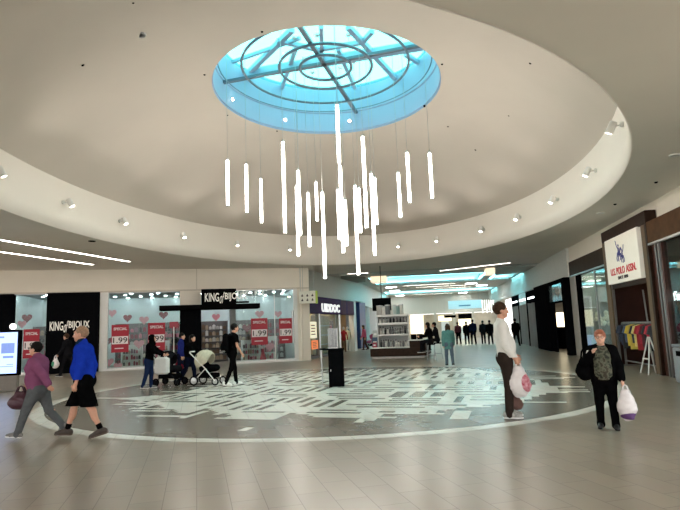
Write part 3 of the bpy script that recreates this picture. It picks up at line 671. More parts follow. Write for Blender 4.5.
def dress_form(label, loc, rz, mtop, mbot, h=1.7):
    t = thing('mannequin', label, 'mannequin', loc, rz, 'mannequins in the purple shop')
    k = h/1.75
    mb = MB(); mb.lathe([(.001, .78), (.13, .78), (.165, .9), (.13, 1.06), (.165, 1.28), (.17, 1.38), (.06, 1.46), (.05, 1.5), (.001, 1.5)], n=14, sy=.7); mb.v = [tuple(c*k for c in p) for p in mb.v]; obj('torso', mb, mtop, t, True)
    mb = MB(); mb.ball((0, 0, 1.62), .085, sz=1.3); mb.v = [tuple(c*k for c in p) for p in mb.v]; obj('head', mb, M_WHITE, t, True)
    for sd in (-1, 1):
        mb = MB(); mb.tube([(sd*.08, 0, .85), (sd*.09, .02, .45), (sd*.1, 0, .05), (sd*.1, -.09, .02)], .075, 8, .035); mb.v = [tuple(c*k for c in p) for p in mb.v]; obj('leg', mb, mbot, t, True)
        mb = MB(); mb.tube([(sd*.17, 0, 1.37), (sd*.24, .02, 1.1), (sd*.26, -.06, .85)], .045, 8, .03); mb.v = [tuple(c*k for c in p) for p in mb.v]; obj('arm', mb, mtop, t, True)
    mb = MB(); mb.lathe([(.001, 0), (.2, 0), (.2, .015), (.001, .015)], n=16); obj('base', mb, M_STEEL, t)
M_CRM = mat('cream cloth', (232, 220, 190), .8); M_RC = mat('red cloth', (160, 30, 36), .8); M_BRN = mat('brown cloth', (92, 62, 44), .8)
for k, s_ in enumerate((2.9, 5.0, 7.4)):
    q = pw(s_, 1.3); shelf_unit('shelf unit of small goods inside the purple shop, %s from the front corner' % ORD[k], (q.x, q.y, 0), PAN, 1.6, 2.1, .4, 5, PAL2+PAL1[:3], 6, 'shelves inside the purple shop', 'goods on the purple shop shelves', 'small item on a shelf inside the purple shop', M_SHELF, 90+k)
dress_form('mannequin in a red top in the purple shop entrance', pw(pp(343.5, 330, .35)[0], .35), PAN-1.2, M_RC, M_BRN)
dress_form('mannequin in a cream top in the purple shop entrance', pw(pp(347.5, 330, .4)[0], .4), PAN-1.2, M_CRM, M_WHITE)
dress_form('mannequin in a brown top deep in the purple shop', pw(pp(350.3, 330, .3)[0], .3), PAN-1.2, M_BRN, M_CRM)
# blue pillar and the busy front beyond it
s0 = sx(357); t = thing('blue_pillar', 'dark blue pillar beside the white post at the end of the purple shop', 'pillar', pw(s0, 0), PAN)
mb = MB(); mb.box(0, 1.6, -.25, .4, 0, 3.35, .02); obj('shaft', mb, mat('dark blue panel', (28, 58, 110), .4), t)
mb = MB(); mb.box(-.02, 1.62, -.28, .4, 0, .12); obj('plinth', mb, M_WHITE, t)
Q0 = Vector((-4.85, 40.0, 0)); Q1 = Vector((-4.2, 62.0, 0)); QA = math.atan2(Q1.y-Q0.y, Q1.x-Q0.x)
t = bpy.data.objects.new('wall_far_left', None); COL.objects.link(t); t.location = Q0; t.rotation_euler = (0, 0, QA); t['kind'] = 'structure'
mb = MB(); mb.box(0, 22, 0, .3, 3.2, 5.0); struct('header', mb, mat('pale grey wall', (206, 206, 200), .7), t)
mb = MB(); mb.box(0, 22, .9, 1.2, 0, 3.2); struct('back_wall', mb, mat('grey blue shop wall', (150, 168, 186), .6, noise=.2, scale=1.5), t)
for k in range(6): mb = MB(); mb.box(k*4-.1, k*4+.15, 0, .9, 0, 3.2); struct('mullion', mb, M_WHITE, t)
for k, (s, z, w, h, c) in enumerate([(.5, 1.9, 1.1, 1.0, (90, 130, 170)), (2.0, 1.7, 1.4, 1.3, (220, 220, 214)), (4.6, 1.5, 1.5, 1.4, (60, 72, 92)), (6.5, 1.9, 1.0, .9, (200, 90, 110))]):
    c2 = Q0+Vector((math.cos(QA), math.sin(QA), 0))*s+Vector((-math.sin(QA), math.cos(QA), 0))*.85
    t = thing('wall_poster', 'poster on the far left shop wall beyond the blue pillar, %s along' % ORD[k], 'poster', (c2.x, c2.y, z), QA)
    mb = MB(); mb.box(0, w, 0, .03, 0, h); obj('sheet', mb, mat('far poster %d' % k, c, .5, noise=.3, scale=4), t)
    mb = MB(); mb.box(-.03, w+.03, .0, .04, -.03, 0).box(-.03, w+.03, 0, .04, h, h+.03); obj('frame', mb, M_STEEL, t)
# hanging direction sign in front of the corner
a = at(299, 291.5, Y=27.3); b = at(317.6, 303, Y=27.3)
t = thing('direction_sign', 'white hanging sign with dark pictograms and a green end strip', 'sign', (a.x, 27.3, b.z), 0.0); W = b.x-a.x; Hh = a.z-b.z
mb = MB(); mb.box(0, W*.89, 0, .12, 0, Hh, .01); obj('panel', mb, mat('sign cream', (222, 220, 206), .5), t)
mb = MB(); mb.box(W*.89, W, 0, .12, -.02, Hh+.0, .01); obj('end_strip', mb, mat('lime green', (164, 188, 70), .5), t)
mb = MB()
for i in range(3):
    for j in range(2):
        x = W*(.12+.28*i); z = Hh*(.2+.36*j); mb.box(x, x+W*.1, -.006, 0, z, z+Hh*.12).box(x+W*.03, x+W*.07, -.006, 0, z+Hh*.12, z+Hh*.2)
obj('pictogram', mb, M_INK, t)
for x in (W*.2, W*.8): mb = MB(); mb.tube([(x, .06, Hh), (x, .06, ZC-b.z)], .012, 6); obj('rod', mb, M_STEEL, t)

# ---------------------------------------------------------------- right side of the mall
WX = 6.42
t = bpy.data.objects.new('wall_right', None); COL.objects.link(t); t['kind'] = 'structure'
mb = MB(); mb.box(WX, WX+.3, 6, 26.2, 4.1, ZC+.05); struct('header', mb, M_WALL, t)
mb = MB(); mb.box(WX-.12, WX+.3, 26.2, 62, 3.5, 5.0); struct('header', mb, mat('pale grey wall', (206, 206, 200), .7), t)
mb = MB(); mb.box(WX-.06, WX+.06, 25.35, 26.2, 0, 4.1); struct('pilaster', mb, mat('pale pilaster', (186, 180, 170), .5), t)
M_RIN = mat('grey green shop wall', (150, 156, 146), .6, noise=.15, scale=1.2)
room('shop_interior', (WX, 28.3, 0), -PI/2, .1, 7.75, .3, 5.0, 4.1, M_RIN, M_SHOPC)
room('shop_interior', (6.26, 20.3, 0), -PI/2, .0, 3.95, .0, 4.5, 4.1, mat('dark red brown wall', (66, 34, 28), .6, noise=.2, scale=2), mat('dark shop ceiling', (60, 52, 46), .7))
room('shop_interior', (6.25, 16.2, 0), -PI/2, .0, 8.0, .3, 4.0, 4.1, mat('burgundy wall', (84, 34, 32), .6, noise=.25, scale=1.5), mat('dark shop ceiling', (60, 52, 46), .7))
M_FAS = mat('dark bronze fascia', (62, 52, 44), .6, noise=.1, scale=3, spec=.05); M_FAS2 = mat('walnut fascia', (84, 58, 38), .6, noise=.2, scale=4, spec=.08)
t = thing('shop_fascia', 'dark bronze fascia band over the window left of the white shop sign', 'fascia', (WX, 26.0, 0), -PI/2)
mb = MB(); mb.box(0, 5.65, -.1, .3, 3.52, 4.14, .01); obj('band', mb, M_FAS, t)
mb = MB(); mb.box(0, 5.65, -.11, -.02, 3.47, 3.52); obj('silver_strip', mb, M_STEEL, t)
t = thing('shop_fascia', 'walnut brown fascia band over the window at the right edge', 'fascia', (6.2, 16.28, 0), -PI/2)
mb = MB(); mb.box(0.0, 8, -.1, .3, 3.6, 4.2, .01); obj('band', mb, M_FAS2, t)
mb = MB(); mb.box(0.0, 8, -.11, -.02, 3.54, 3.6); obj('silver_strip', mb, M_STEEL, t)
w = bpy.data.objects.new('window_6', None); COL.objects.link(w); w.location = (WX, 25.35, 0); w.rotation_euler = (0, 0, -PI/2); w['kind'] = 'structure'
mb = MB(); mb.box(.3, 4.9, .05, .065, .08, 3.5); struct('glass', mb, glassmat('reflecting shop glass', (226, 238, 236), .22), w)
mb = MB(); mb.box(0, .3, -.02, .15, 0, 3.5); struct('mullion', mb, M_MATTE, w)
mb = MB(); mb.box(.3, 4.95, -.02, .15, 0, .08).box(2.55, 2.59, .02, .1, .08, 3.5); struct('window_frame', mb, M_STEEL, w)
w = bpy.data.objects.new('window_7', None); COL.objects.link(w); w.location = (6.2, 16.28, 0); w.rotation_euler = (0, 0, -PI/2); w['kind'] = 'structure'
mb = MB(); mb.box(.62, 8, .05, .065, .08, 3.54); struct('glass', mb, glassmat('reflecting shop glass', (226, 238, 236), .22), w)
mb = MB(); mb.box(.3, .36, -.06, .12, 0, 3.55).box(.48, .53, -.06, .12, 0, 3.55).box(.53, 8, -.02, .12, 0, .08); struct('window_frame', mb, M_STEEL, w)
mb = MB(); mb.box(0.0, .3, -.02, .15, 0, 3.55).box(.36, .48, -.0, .12, 0, 3.55).box(.53, .62, -.02, .15, 0, 3.55); struct('mullion', mb, mat('red brown post', (70, 36, 26), .4, noise=.2), w)
# pylon with the cream sign
t = thing('sign_portal', 'big brown shop portal that frames the cream sign', 'shop portal', (6.1, 20.3, 0), -PI/2)
mb = MB(); mb.box(0, 4.0, 0, .3, 4.17, 4.55, .015); obj('head', mb, M_DKWOOD, t)
mb = MB(); mb.box(0, .42, 0, .14, 0, 4.17, .01); obj('post', mb, M_TAUPE, t)
mb = MB(); mb.box(3.6, 3.86, 0, .4, 0, 4.17, .01); obj('post', mb, M_TAUPE, t)
mb = MB(); mb.box(3.86, 4.0, .0, .42, 0, 4.17, .005); obj('side_panel', mb, M_DKWOOD, t)
mb = MB(); mb.box(.42, 3.6, .06, .13, 2.55, 4.17); obj('backing', mb, M_DKWOOD, t)
mb = MB(); mb.box(3.55, 3.6, .05, .12, 0, 2.7); obj('frame', mb, M_STEEL, t)
mb = MB(); mb.box(.42, .46, .05, .12, 0, 2.7); obj('frame', mb, M_STEEL, t)
t = thing('shop_sign', 'cream square sign with blue rider emblem and red lettering', 'sign', (6.08, 19.82, 2.7), -PI/2)
mb = MB(); mb.box(0, 2.95, -.04, .1, 0, 1.48, .01); obj('panel', mb, mat('sign panel cream', (238, 232, 218), .5, noise=.02, emit=(240, 232, 216), es=.12), t)
M_REDL = mat('red lettering', (214, 52, 62), .5, noise=.03); M_BLUE = mat('blue emblem', (44, 46, 130), .5, noise=.05)
obj('lettering', fit_text('U.S. POLO', .42, 1.72, .26, -.052, .23, .006, 0, .012), M_REDL, t); obj('lettering', fit_text('ASSN.', 1.84, 2.68, .26, -.052, .23, .006, 0, .012), M_REDL, t)
obj('small_lettering', fit_text('SINCE 1890', 1.05, 1.95, .1, -.052, .1, .006, 0, .015), M_INK, t)
def flat(polys, y): 
    mb = MB()
    for p in polys: mb.prism(p, y-.012, y)
    return mb
def rider(cx, cz, k, fl=1):
    P = lambda pts: [(cx+x*k*fl, cz+z*k) for x, z in pts]
    return [P([(-.2, 0), (.12, -.02), (.2, .1), (.1, .17), (-.15, .16), (-.24, .1)]), P([(.1, .13), (.2, .1), (.34, .27), (.3, .36), (.2, .3)]), P([(.28, .3), (.42, .22), (.44, .28), (.32, .38)]),
            P([(-.22, .1), (-.2, 0), (-.3, -.16), (-.24, -.3), (-.3, -.3), (-.36, -.16)]), P([(.05, 0), (.15, 0), (.26, -.14), (.16, -.28), (.12, -.26), (.18, -.14)]), P([(-.1, .02), (-.02, .0), (-.08, -.2), (-.02, -.32), (-.08, -.32), (-.15, -.2)]),
            P([(-.08, .14), (.04, .14), (.08, .34), (.0, .42), (-.08, .36)]), P([(-.02, .43), (.07, .43), (.09, .51), (.02, .56), (-.04, .5)]), P([(.02, .32), (-.16, .44), (-.3, .66), (-.33, .65), (-.2, .42), (-.02, .28)]), P([(-.3, .64), (-.38, .78), (-.35, .79), (-.27, .66)])]
obj('emblem', flat(rider(1.32, .86, .62)+rider(1.62, .74, .5, -1), -.041), M_BLUE, t)
# garment rack in the entrance
t = thing('garment_rack', 'silver garment rack full of clothes under the cream sign', 'rack', (6.34, 19.8, 0), -PI/2)
RW = 3.05
mb = MB(); mb.tube([(0, 0, 1.42), (RW, 0, 1.42)], .03, 8); obj('rail', mb, M_STEEL, t)
for x in (0, RW): mb = MB(); mb.box(x-.03, x+.03, -.03, .03, 0.03, 1.42).box(x-.04, x+.04, -.2, .3, 0, .05); obj('upright', mb, M_STEEL, t)
mb = MB(); mb.box(0, RW, -.02, .02, .16, .2); obj('lower_bar', mb, M_STEEL, t)
GC = [(38, 46, 62), (46, 52, 70), (30, 30, 34), (74, 88, 112), (206, 176, 60), (190, 164, 70), (40, 44, 60), (214, 196, 120), (150, 36, 44), (172, 44, 60), (90, 26, 34), (40, 40, 44), (176, 52, 66), (60, 60, 66)]
GN = ['navy', 'dark slate', 'black', 'denim blue', 'mustard', 'ochre', 'dark blue', 'pale yellow', 'dark red', 'crimson', 'maroon', 'charcoal', 'rose red', 'grey']
for i, c in enumerate(GC):
    x = .2+i*(RW-.4)/(len(GC)-1); L = .62+.1*(i % 3); tw = .5
    t2 = thing('hanging_garment', '%s garment on the silver rack, %s from its left end' % (GN[i], ORD[i]), 'garment', (6.34, 19.8-x, 1.42), -PI/2+math.radians(62+6*(i % 4)), 'garments on the rack under the sign')
    m = mat('garment '+GN[i], c, .85, noise=.12, scale=20, bump=.3)
    body = [(-.22, -.1), (-.07, -.05), (.07, -.05), (.22, -.1), (.29, -.32), (.21, -.35), (.2, -L), (-.2, -L), (-.21, -.35), (-.29, -.32)]
    mb = MB(); mb.loft([[(px*s, y, pz) for px, pz in body] for y, s in ((-.045, .86), (-.02, 1), (.02, 1), (.045, .86))]); obj('cloth', mb, m, t2)
    mb = MB(); mb.tube([(-.2, 0, -.1), (0, 0, -.035), (.2, 0, -.1)], .008, 5).tube([(0, 0, -.04), (0, 0, 0), (.02, 0, .036), (-.02, 0, .034)], .006, 5); obj('hanger', mb, M_STEEL, t2)
t = thing('display_table', 'low black display bench behind the garment rack', 'table', (7.4, 19.4, 0), -PI/2)
mb = MB(); mb.box(0, 2.4, 0, .6, .62, .7, .01); obj('top', mb, M_MATTE, t)
for x in (.05, 2.25): mb = MB(); mb.box(x, x+.1, .05, .55, 0, .62); obj('leg', mb, M_MATTE, t)
t = thing('leaning_pole', 'slim silver pole leaning in the dark shop entrance under the sign', 'pole', (7.2, 20.1, 0), -PI/2)
mb = MB(); mb.tube([(.28, 0, 0), (.0, .0, 2.5)], .03, 8); obj('shaft', mb, M_STEEL, t)
mb = MB(); mb.lathe([(.001, 0), (.05, 0), (.05, .03), (.001, .03)], (.28, 0, 0), 10); obj('foot', mb, M_MATTE, t)
t = thing('easel_stand', 'white folding stand at the foot of the brown portal', 'stand', (5.9, 17.05, 0), -PI/2)
for sd, y in ((-1, -.02), (-1, .38), (1, -.02), (1, .38)):
    mb = MB(); mb.tube([(sd*.3+.1, y, 0), (.12+sd*.06, .18, 1.02)], .022, 6); obj('leg', mb, M_WHITE, t)
mb = MB(); mb.box(-.06, .28, .02, .05, .4, .44); obj('crossbar', mb, M_WHITE, t)
t = thing('litter_bin', 'pale grey bin at the right edge beside the shop window', 'bin', (5.62, 13.85, 0), -PI/2)
mb = MB(); mb.box(-.45, .45, 0, .6, .04, .86, .03); obj('body', mb, mat('pale grey metal', (150, 156, 162), .4, .2), t)
mb = MB(); mb.box(-.47, .47, -.02, .62, .86, .93, .02); obj('lid', mb, mat('grey lid', (120, 126, 132), .4), t)
mb = MB(); mb.box(-.25, .25, -.006, 0, .66, .78); obj('slot', mb, M_MATTE, t)
# things behind the right-hand windows
t = thing('shop_sign', 'white glowing letters inside the window at the right edge', 'sign', (7.2, 18.25-2.6, 2.05), -PI/2)
a = at(671.5, 301, X=6.36); t.location = (6.36, a.y, a.z)
obj('lettering', fit_text('Yam', 0, .95, 0, 0, .24, .015, 0, .02), glow('white sign letters', (255, 255, 255), 2.2), t)
mb = MB(); mb.box(-.02, 1.0, .02, .05, -.04, .0); obj('rail', mb, M_MATTE, t)
t = thing('wreath', 'round golden wreath behind the window at the right edge', 'wreath', (6.7, at(677, 316, X=6.7).y, at(677, 316, X=6.7).z), -PI/2)
mb = MB(); mb.tube([(.4*math.cos(2*PI*i/32)*(1+.06*math.sin(i*5)), 0, .4*math.sin(2*PI*i/32)*(1+.06*math.sin(i*5))) for i in range(32)], .09, 8, closed=True); obj('ring', mb, mat('golden leaves', (176, 126, 56), .5, noise=.4, scale=30), t)
mb = MB(); mb.box(-.4, .4, .15, .2, -1.9, -.6); obj('stand', mb, M_DKWOOD, t)
t = thing('display_stand', 'tall white frame like a chair back in the right window display', 'display', (7.1, at(588, 340, X=7.1).y, 0), -PI/2+.5)
for x in (-.25, .25): mb = MB(); mb.tube([(x*1.4, 0, .85), (x, .12, 2.6)], .05, 8); obj('post', mb, M_WHITE, t)
mb = MB(); mb.box(-.32, .32, .0, .12, 1.2, 1.32).box(-.28, .28, .08, .16, 2.5, 2.6); obj('rail', mb, M_WHITE, t)
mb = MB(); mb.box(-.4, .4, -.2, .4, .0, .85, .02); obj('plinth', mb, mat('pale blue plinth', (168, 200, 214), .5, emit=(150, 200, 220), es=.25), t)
for k, (x, y, lab) in enumerate([(593, 322, 'pot of pale cream flowers in the right window, left one'), (603, 318, 'pot of white flowers in the right window, beside the sign portal')]):
    p = at(x, y, X=7.35+.5*(k == 0)); t = thing('flower_pot', lab, 'flowers', (p.x, p.y, 0), 0)
    mb = MB(); mb.lathe([(.001, 0), (.22, 0), (.26, .9), (.2, .9), (.001, .88)], n=16); obj('pedestal', mb, M_DKWOOD, t)
    mb = MB(); rr = random.Random(k)
    for q in range(16): mb.ball((rr.uniform(-.25, .25), rr.uniform(-.2, .2), p.z+rr.uniform(-.25, .25)), .1, 8, 6)
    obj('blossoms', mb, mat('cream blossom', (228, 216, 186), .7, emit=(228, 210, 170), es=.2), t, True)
    mb = MB()
    for q in range(5): mb.tube([(0, 0, .85), (rr.uniform(-.2, .2), rr.uniform(-.2, .2), p.z)], .012, 5)
    obj('stems', mb, mat('stem green', (70, 84, 50), .6), t)
t = thing('floor_light_strip', 'violet glowing strip on the floor of the right window', 'light strip', (6.6, at(583, 354, X=6.6).y, 0.0), -PI/2)
mb = MB(); mb.box(-.9, .9, 0, .25, .09, .11); obj('diffuser', mb, glow('violet led', (120, 90, 255), 3), t)
mb = MB(); mb.box(-.94, .94, -.03, .28, .0, .09); obj('tray', mb, M_WHITE, t)
for k, (x, y, c) in enumerate([(8.2, 23.6, (200, 235, 245)), (8.2, 21.6, (235, 240, 235)), (8.4, 18.4, (255, 210, 160)), (8.0, 14.6, (255, 200, 150)), (8.0, 11, (255, 200, 150))]):  # emitters added to light the interiors on the right
    t = thing('added_fill_panel', 'added fill panel inside the right-hand shops, %s from the far end' % ORD[k], 'lit cove end', (x, y, 4.1), 0, 'added fill panels of the right-hand shops')
    mb = MB(); mb.box(-.4, .4, -.5, .5, -.03, -.005); obj('diffuser', mb, glow('right shop fill panel %d' % k, c, 7 if k < 2 else 2.5), t)
    mb = MB(); mb.box(-.44, -.4, -.54, .54, -.04, 0).box(.4, .44, -.54, .54, -.04, 0); obj('frame', mb, M_WHITE, t)
for k, (x, y) in enumerate([(7.6, 31.0), (7.8, 28.0)]):  # two more emitters, added so the black framed shop looks lit
    t = thing('added_fill_panel', 'added fill panel inside the black framed shop, %s one' % ('far' if k == 0 else 'near'), 'lit cove end', (x, y, 3.4), 0)
    mb = MB(); mb.box(-.3, .3, -.4, .4, -.03, -.005); obj('diffuser', mb, glow('black shop fill panel', (255, 244, 226), 4), t)
    mb = MB(); mb.box(-.34, -.3, -.44, .44, -.04, 0).box(.3, .34, -.44, .44, -.04, 0); obj('frame', mb, M_WHITE, t)
# black portal shop further on, and the fronts behind it
t = thing('shopfront', 'black framed shop front beyond the pale pilaster on the right', 'shop front', (6.1, 33.4, 0), -PI/2)
mb = MB(); mb.box(0, 3.3, -.05, .3, 0, 3.5, .02); obj('block', mb, M_BLACK, t)
mb = MB(); mb.box(3.3, 7.2, 0, .3, 3.35, 3.5); obj('lintel', mb, M_BLACK, t)
mb = MB(); mb.box(6.65, 7.2, -.02, .3, 0, 3.5, .01); obj('post', mb, M_BLACK, t)
mb = MB(); mb.box(3.3, 6.65, .08, .2, 2.42, 2.5); obj('transom', mb, M_BLACK, t)
mb = MB(); mb.box(3.3, 6.65, .12, .14, 2.5, 3.35); obj('upper_glass', mb, mat('dim grey glass', (96, 110, 114), .1, noise=.2, scale=2), t)
mb = MB(); mb.box(3.3, 4.4, .1, .14, 0, 2.42); obj('door_leaf', mb, M_BLACK, t)
room('shop_interior', (6.42, 30.1, 0), -PI/2, -3.2, 1.6, .3, 3.5, 3.4, mat('dark grey shop wall', (82, 80, 78), .6, noise=.3, scale=1.5), M_SHOPC)
t = thing('light_box', 'cream glowing display box inside the black framed shop', 'display', (6.95, at(554, 322, X=6.95).y, 0), -PI/2+.5)
mb = MB(); mb.box(-.5, .6, 0, .3, 1.2, 2.0, .02); obj('lit_face', mb, glow('cream light box', (255, 236, 196), 2.2), t)
mb = MB(); mb.box(-.45, .55, .02, .28, 0, 1.2, .02); obj('stand', mb, M_MATTE, t)
for k in range(3):
    y = 37.0+k*3.4; t = thing('shopfront', 'dark framed shop front far along the right side, %s beyond the black block' % ORD[k], 'shop front', (6.25, y, 0), -PI/2)
    mb = MB(); mb.box(0, .3, 0, .4, 0, 3.45); obj('post', mb, M_BLACK, t)
    mb = MB(); mb.box(3.0, 3.35, 0, .4, 0, 3.45); obj('post', mb, M_BLACK, t)
    mb = MB(); mb.box(.3, 3.0, 0, .4, 2.7, 3.45); obj('fascia', mb, M_BLACK if k != 1 else mat('white fascia', (214, 216, 214), .5), t)
    mb = MB(); mb.box(.3, 3.0, .3, .4, 0, 2.7); obj('glazing', mb, mat('dim shop glazing', (120, 122, 122), .4, noise=.6, scale=1.6), t)
    for q in (.3, 1.6, 2.94): mb = MB(); mb.box(q, q+.06, -.02, .3, 0, 2.7); obj('frame_post', mb, M_STEEL, t)
    mb = MB(); mb.box(.5, 2.8, -.03, 0, 2.95, 3.05); obj('light_line', mb, glow('front light line', (255, 255, 255), 3), t)
p = at(524, 331, Y=46); t = thing('red_poster_stand', 'red poster stand far down the mall on the right', 'stand', (p.x, 46, 0))
mb = MB(); mb.box(-.4, .4, 0, .08, .9, 2.0, .01); obj('board', mb, M_RED, t)
mb = MB(); mb.box(-.3, .3, -.1, .2, 0, .9, .01); obj('base', mb, M_MATTE, t)

# ---------------------------------------------------------------- mall ceiling beyond the court: trays with cyan coves
MC = 4.82
def slab(name, x0, x1, y0, y1, z=MC, m=None):
    mb = MB(); mb.box(x0, x1, y0, y1, z, z+.08); return struct(name, mb, m or M_CEIL2)
M_CEIL2 = mat('mall ceiling paint', (196, 196, 190), .75, noise=.03, scale=.5)
XL, XR = -12, 12
slab('ceiling_far', XL, XR, 32.3, 36.3); slab('ceiling_far', XL, -3.9, 36.3, 43.2); slab('ceiling_far', 3.9, 4.5, 36.3, 43.2); slab('ceiling_far', XL, XR, 43.2, 52.5)
slab('ceiling_far', 6.3, XR, 36.3, 43.2); slab('ceiling_far', XL, -4.2, 52.5, 57.5); slab('ceiling_far', 6.3, XR, 52.5, 57.5); slab('ceiling_far', XL, XR, 57.5, 64)
def tray(x0, x1, y0, y1, k):
    h = .75; mb = MB()
    mb.box(x0-.3, x1+.3, y0-.3, y1+.3, MC+h, MC+h+.05).box(x0-.35, x0-.3, y0-.3, y1+.3, MC+.08, MC+h).box(x1+.3, x1+.35, y0-.3, y1+.3, MC+.08, MC+h).box(x0-.3, x1+.3, y0-.35, y0-.3, MC+.08, MC+h).box(x0-.3, x1+.3, y1+.3, y1+.35, MC+.08, MC+h)
    struct('ceiling_tray', mb, mat('tray white', (226, 232, 232), .7))
    t = thing('cove_light', 'cyan cove light around the raised ceiling tray, %s down the mall' % ORD[k], 'cove light', ((x0+x1)/2, (y0+y1)/2, MC))
    X, Y = (x1-x0)/2, (y1-y0)/2
    for a in ((-X, X, -Y-.22, -Y-.12), (-X, X, Y+.12, Y+.22), (-X-.22, -X-.12, -Y, Y), (X+.12, X+.22, -Y, Y)): mb = MB(); mb.box(*a, .09, .16); obj('led_strip', mb, M_CYAN, t)
    mb = MB(); mb.box(-X, X, -Y-.06, -Y, -.02, .14).box(-X, X, Y, Y+.06, -.02, .14).box(-X-.06, -X, -Y, Y, -.02, .14).box(X, X+.06, -Y, Y, -.02, .14); obj('lip', mb, M_WHITE, t)
tray(-3.6, 3.6, 36.6, 42.9, 0); tray(4.8, 6.0, 36.6, 42.9, 1); tray(-3.9, 6.0, 52.8, 57.2, 2)
for k, (a, b) in enumerate([(at(347.5, 273.5, MC), at(368, 272.6, MC)), (at(440, 270.5, MC), at(510, 262.5, MC)), ((-2, 45.0), (2.2, 45.0)), ((-1, 47.6), (3.2, 47.6)), ((0.5, 50.2), (3.8, 50.2)), ((-1.5, 59), (2.5, 59))]):
    strip_light((a[0], a[1], 0), (b[0], b[1], 0), .1, 'white strip light in the mall ceiling beyond the dome, %s down the mall' % ORD[k], MC)
for a, lab in ((((340, 274.5), (366, 276), (366, 281.5), (340, 282.5)), 'grey panel for the shaded ceiling recess left of the cyan coves'), (((495, 266), (540, 264.5), (540, 270.5), (495, 274)), 'grey panel for the shaded ceiling recess right of the cyan coves')):
    P = [at(x, y, MC) for x, y in a]; cx = sum(p.x for p in P)/4; cy = sum(p.y for p in P)/4
    t = thing('shaded_recess', lab, 'grille', (cx, cy, MC)); q = [(p.x-cx, p.y-cy) for p in P]  # flat grey panel, its colour stands for the shade inside a ceiling recess
    mb = MB(); mb.prism(q, -.05, -.002, 'xy'); obj('panel', mb, mat('grey recess shade', (128, 124, 114), .7, noise=.05), t)
    mb = MB(); mb.tube([(x, y, -.03) for x, y in q], .05, 4, closed=True); obj('frame', mb, M_CEIL2, t)
for (x, y, w), lab in (((379, 279, 1.0), 'glowing cream block for the lit cove end left of the cyan coves'), ((489.5, 271, .5), 'glowing cream block for the lit cove end beside the right recess')):
    p = at(x, y, MC-.15); t = thing('lit_cove_end', lab, 'lit cove end', (p.x, p.y, MC))  # emission stands for light falling on the cove's end faces; no lamp here
    mb = MB(); mb.box(-w/2, w/2, -.6, .6, -.38, -.03, .02); obj('diffuser', mb, glow('cove end glow', (255, 232, 200), .55), t)
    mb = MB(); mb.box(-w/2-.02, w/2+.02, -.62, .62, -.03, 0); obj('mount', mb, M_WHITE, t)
t = thing('ceiling_track', 'dark track bar under the mall ceiling above the kiosk', 'track', (0, 0, 0))
a, b = at(398.5, 287.5, 4.4), at(427, 297, 4.4); mb = MB(); beam(mb, a, b, .22, .12, 4.42); obj('bar', mb, M_MATTE, t)
for q in (.2, .8): c = a.lerp(b, q); mb = MB(); mb.tube([(c.x, c.y, 4.42), (c.x, c.y, MC)], .015, 5); obj('rod', mb, M_STEEL, t)
for k, (x, y) in enumerate([(-9.5, 33.5), (-3, 45.8), (3.5, 45.8), (-3, 50.5), (4.6, 48.8), (-3, 59), (3.6, 59.2), (5, 35)]):  # extra emitters added to brighten the far mall
    t = thing('added_fill_panel', 'added square fill panel in the far mall ceiling, %s down the mall' % ORD[k], 'lit cove end', (x, y, MC), 0, 'added fill panels of the far mall ceiling')
    mb = MB(); mb.box(-.45, .45, -.45, .45, -.03, -.005); obj('diffuser', mb, glow('mall fill panel', (244, 250, 252), 14), t)
    mb = MB(); mb.box(-.5, -.45, -.5, .5, -.04, 0).box(.45, .5, -.5, .5, -.04, 0).box(-.45, .45, -.5, -.45, -.04, 0).box(-.45, .45, .45, .5, -.04, 0); obj('frame', mb, M_WHITE, t)
# ---------------------------------------------------------------- far end of the mall
t = bpy.data.objects.new('wall_end', None); COL.objects.link(t); t.location = (0, 60.5, 0); t['kind'] = 'structure'
mb = MB(); mb.box(-7, 8, 0, .3, 2.75, 5.7); struct('header', mb, mat('grey end wall', (190, 186, 176), .7), t)
mb = MB(); mb.box(-7, 8, 2.5, 2.8, 0, 2.75); struct('back_wall', mb, mat('far shop wall', (190, 184, 172), .6, noise=.3, scale=1), t)
for k, x in enumerate((-4.5, -2.3, .6, 2.6, 4.6)): mb = MB(); mb.box(x-.12, x+.12, 0, .3, 0, 2.75); struct('pilaster', mb, mat('grey end wall', (190, 186, 176), .7), t)
for k, (x0, x1, z0, z1) in enumerate([(-3.6, -2.6, .8, 2.5), (-1.9, -.8, .8, 2.5), (3.0, 4.3, 1.2, 2.6), (.9, 2.3, 1.9, 2.5)]):
    t = thing('light_box', 'cream lit display panel at the far end of the mall, %s from the left' % ORD[[0, 1, 3, 2][k]], 'display', ((x0+x1)/2, 60.2, 0))
    mb = MB(); mb.box(x0-(x0+x1)/2, x1-(x0+x1)/2, 0, .15, z0, z1, .02); obj('lit_face', mb, glow('cream light box far', (255, 238, 200) if k != 3 else (190, 230, 228), .8), t)
    mb = MB(); mb.box(-.4, .4, .02, .14, 0, z0); obj('stand', mb, M_WHITE, t)
for k, (x0, x1, y0, y1, Y) in enumerate([(458, 472, 314, 318.5, 55), (444, 456, 315.5, 317.5, 55)]):
    a, b = at(x0, y0, Y=Y), at(x1, y1, Y=Y); t = thing('hanging_banner', 'dark slim hanging banner near the far end of the mall, %s' % ('right one' if k == 0 else 'left one'), 'banner', (a.x, Y, b.z))
    mb = MB(); mb.box(0, b.x-a.x, 0, .1, 0, a.z-b.z); obj('board', mb, M_MATTE, t)
    for x in (.1, b.x-a.x-.1): mb = MB(); mb.tube([(x, .05, a.z-b.z), (x, .05, MC-b.z)], .015, 5); obj('rod', mb, M_STEEL, t)
a, b = at(448, 301, Y=44), at(482, 308, Y=44); t = thing('hanging_banner', 'long pale blue lit banner hanging across the far mall', 'banner', (a.x, 44, b.z))
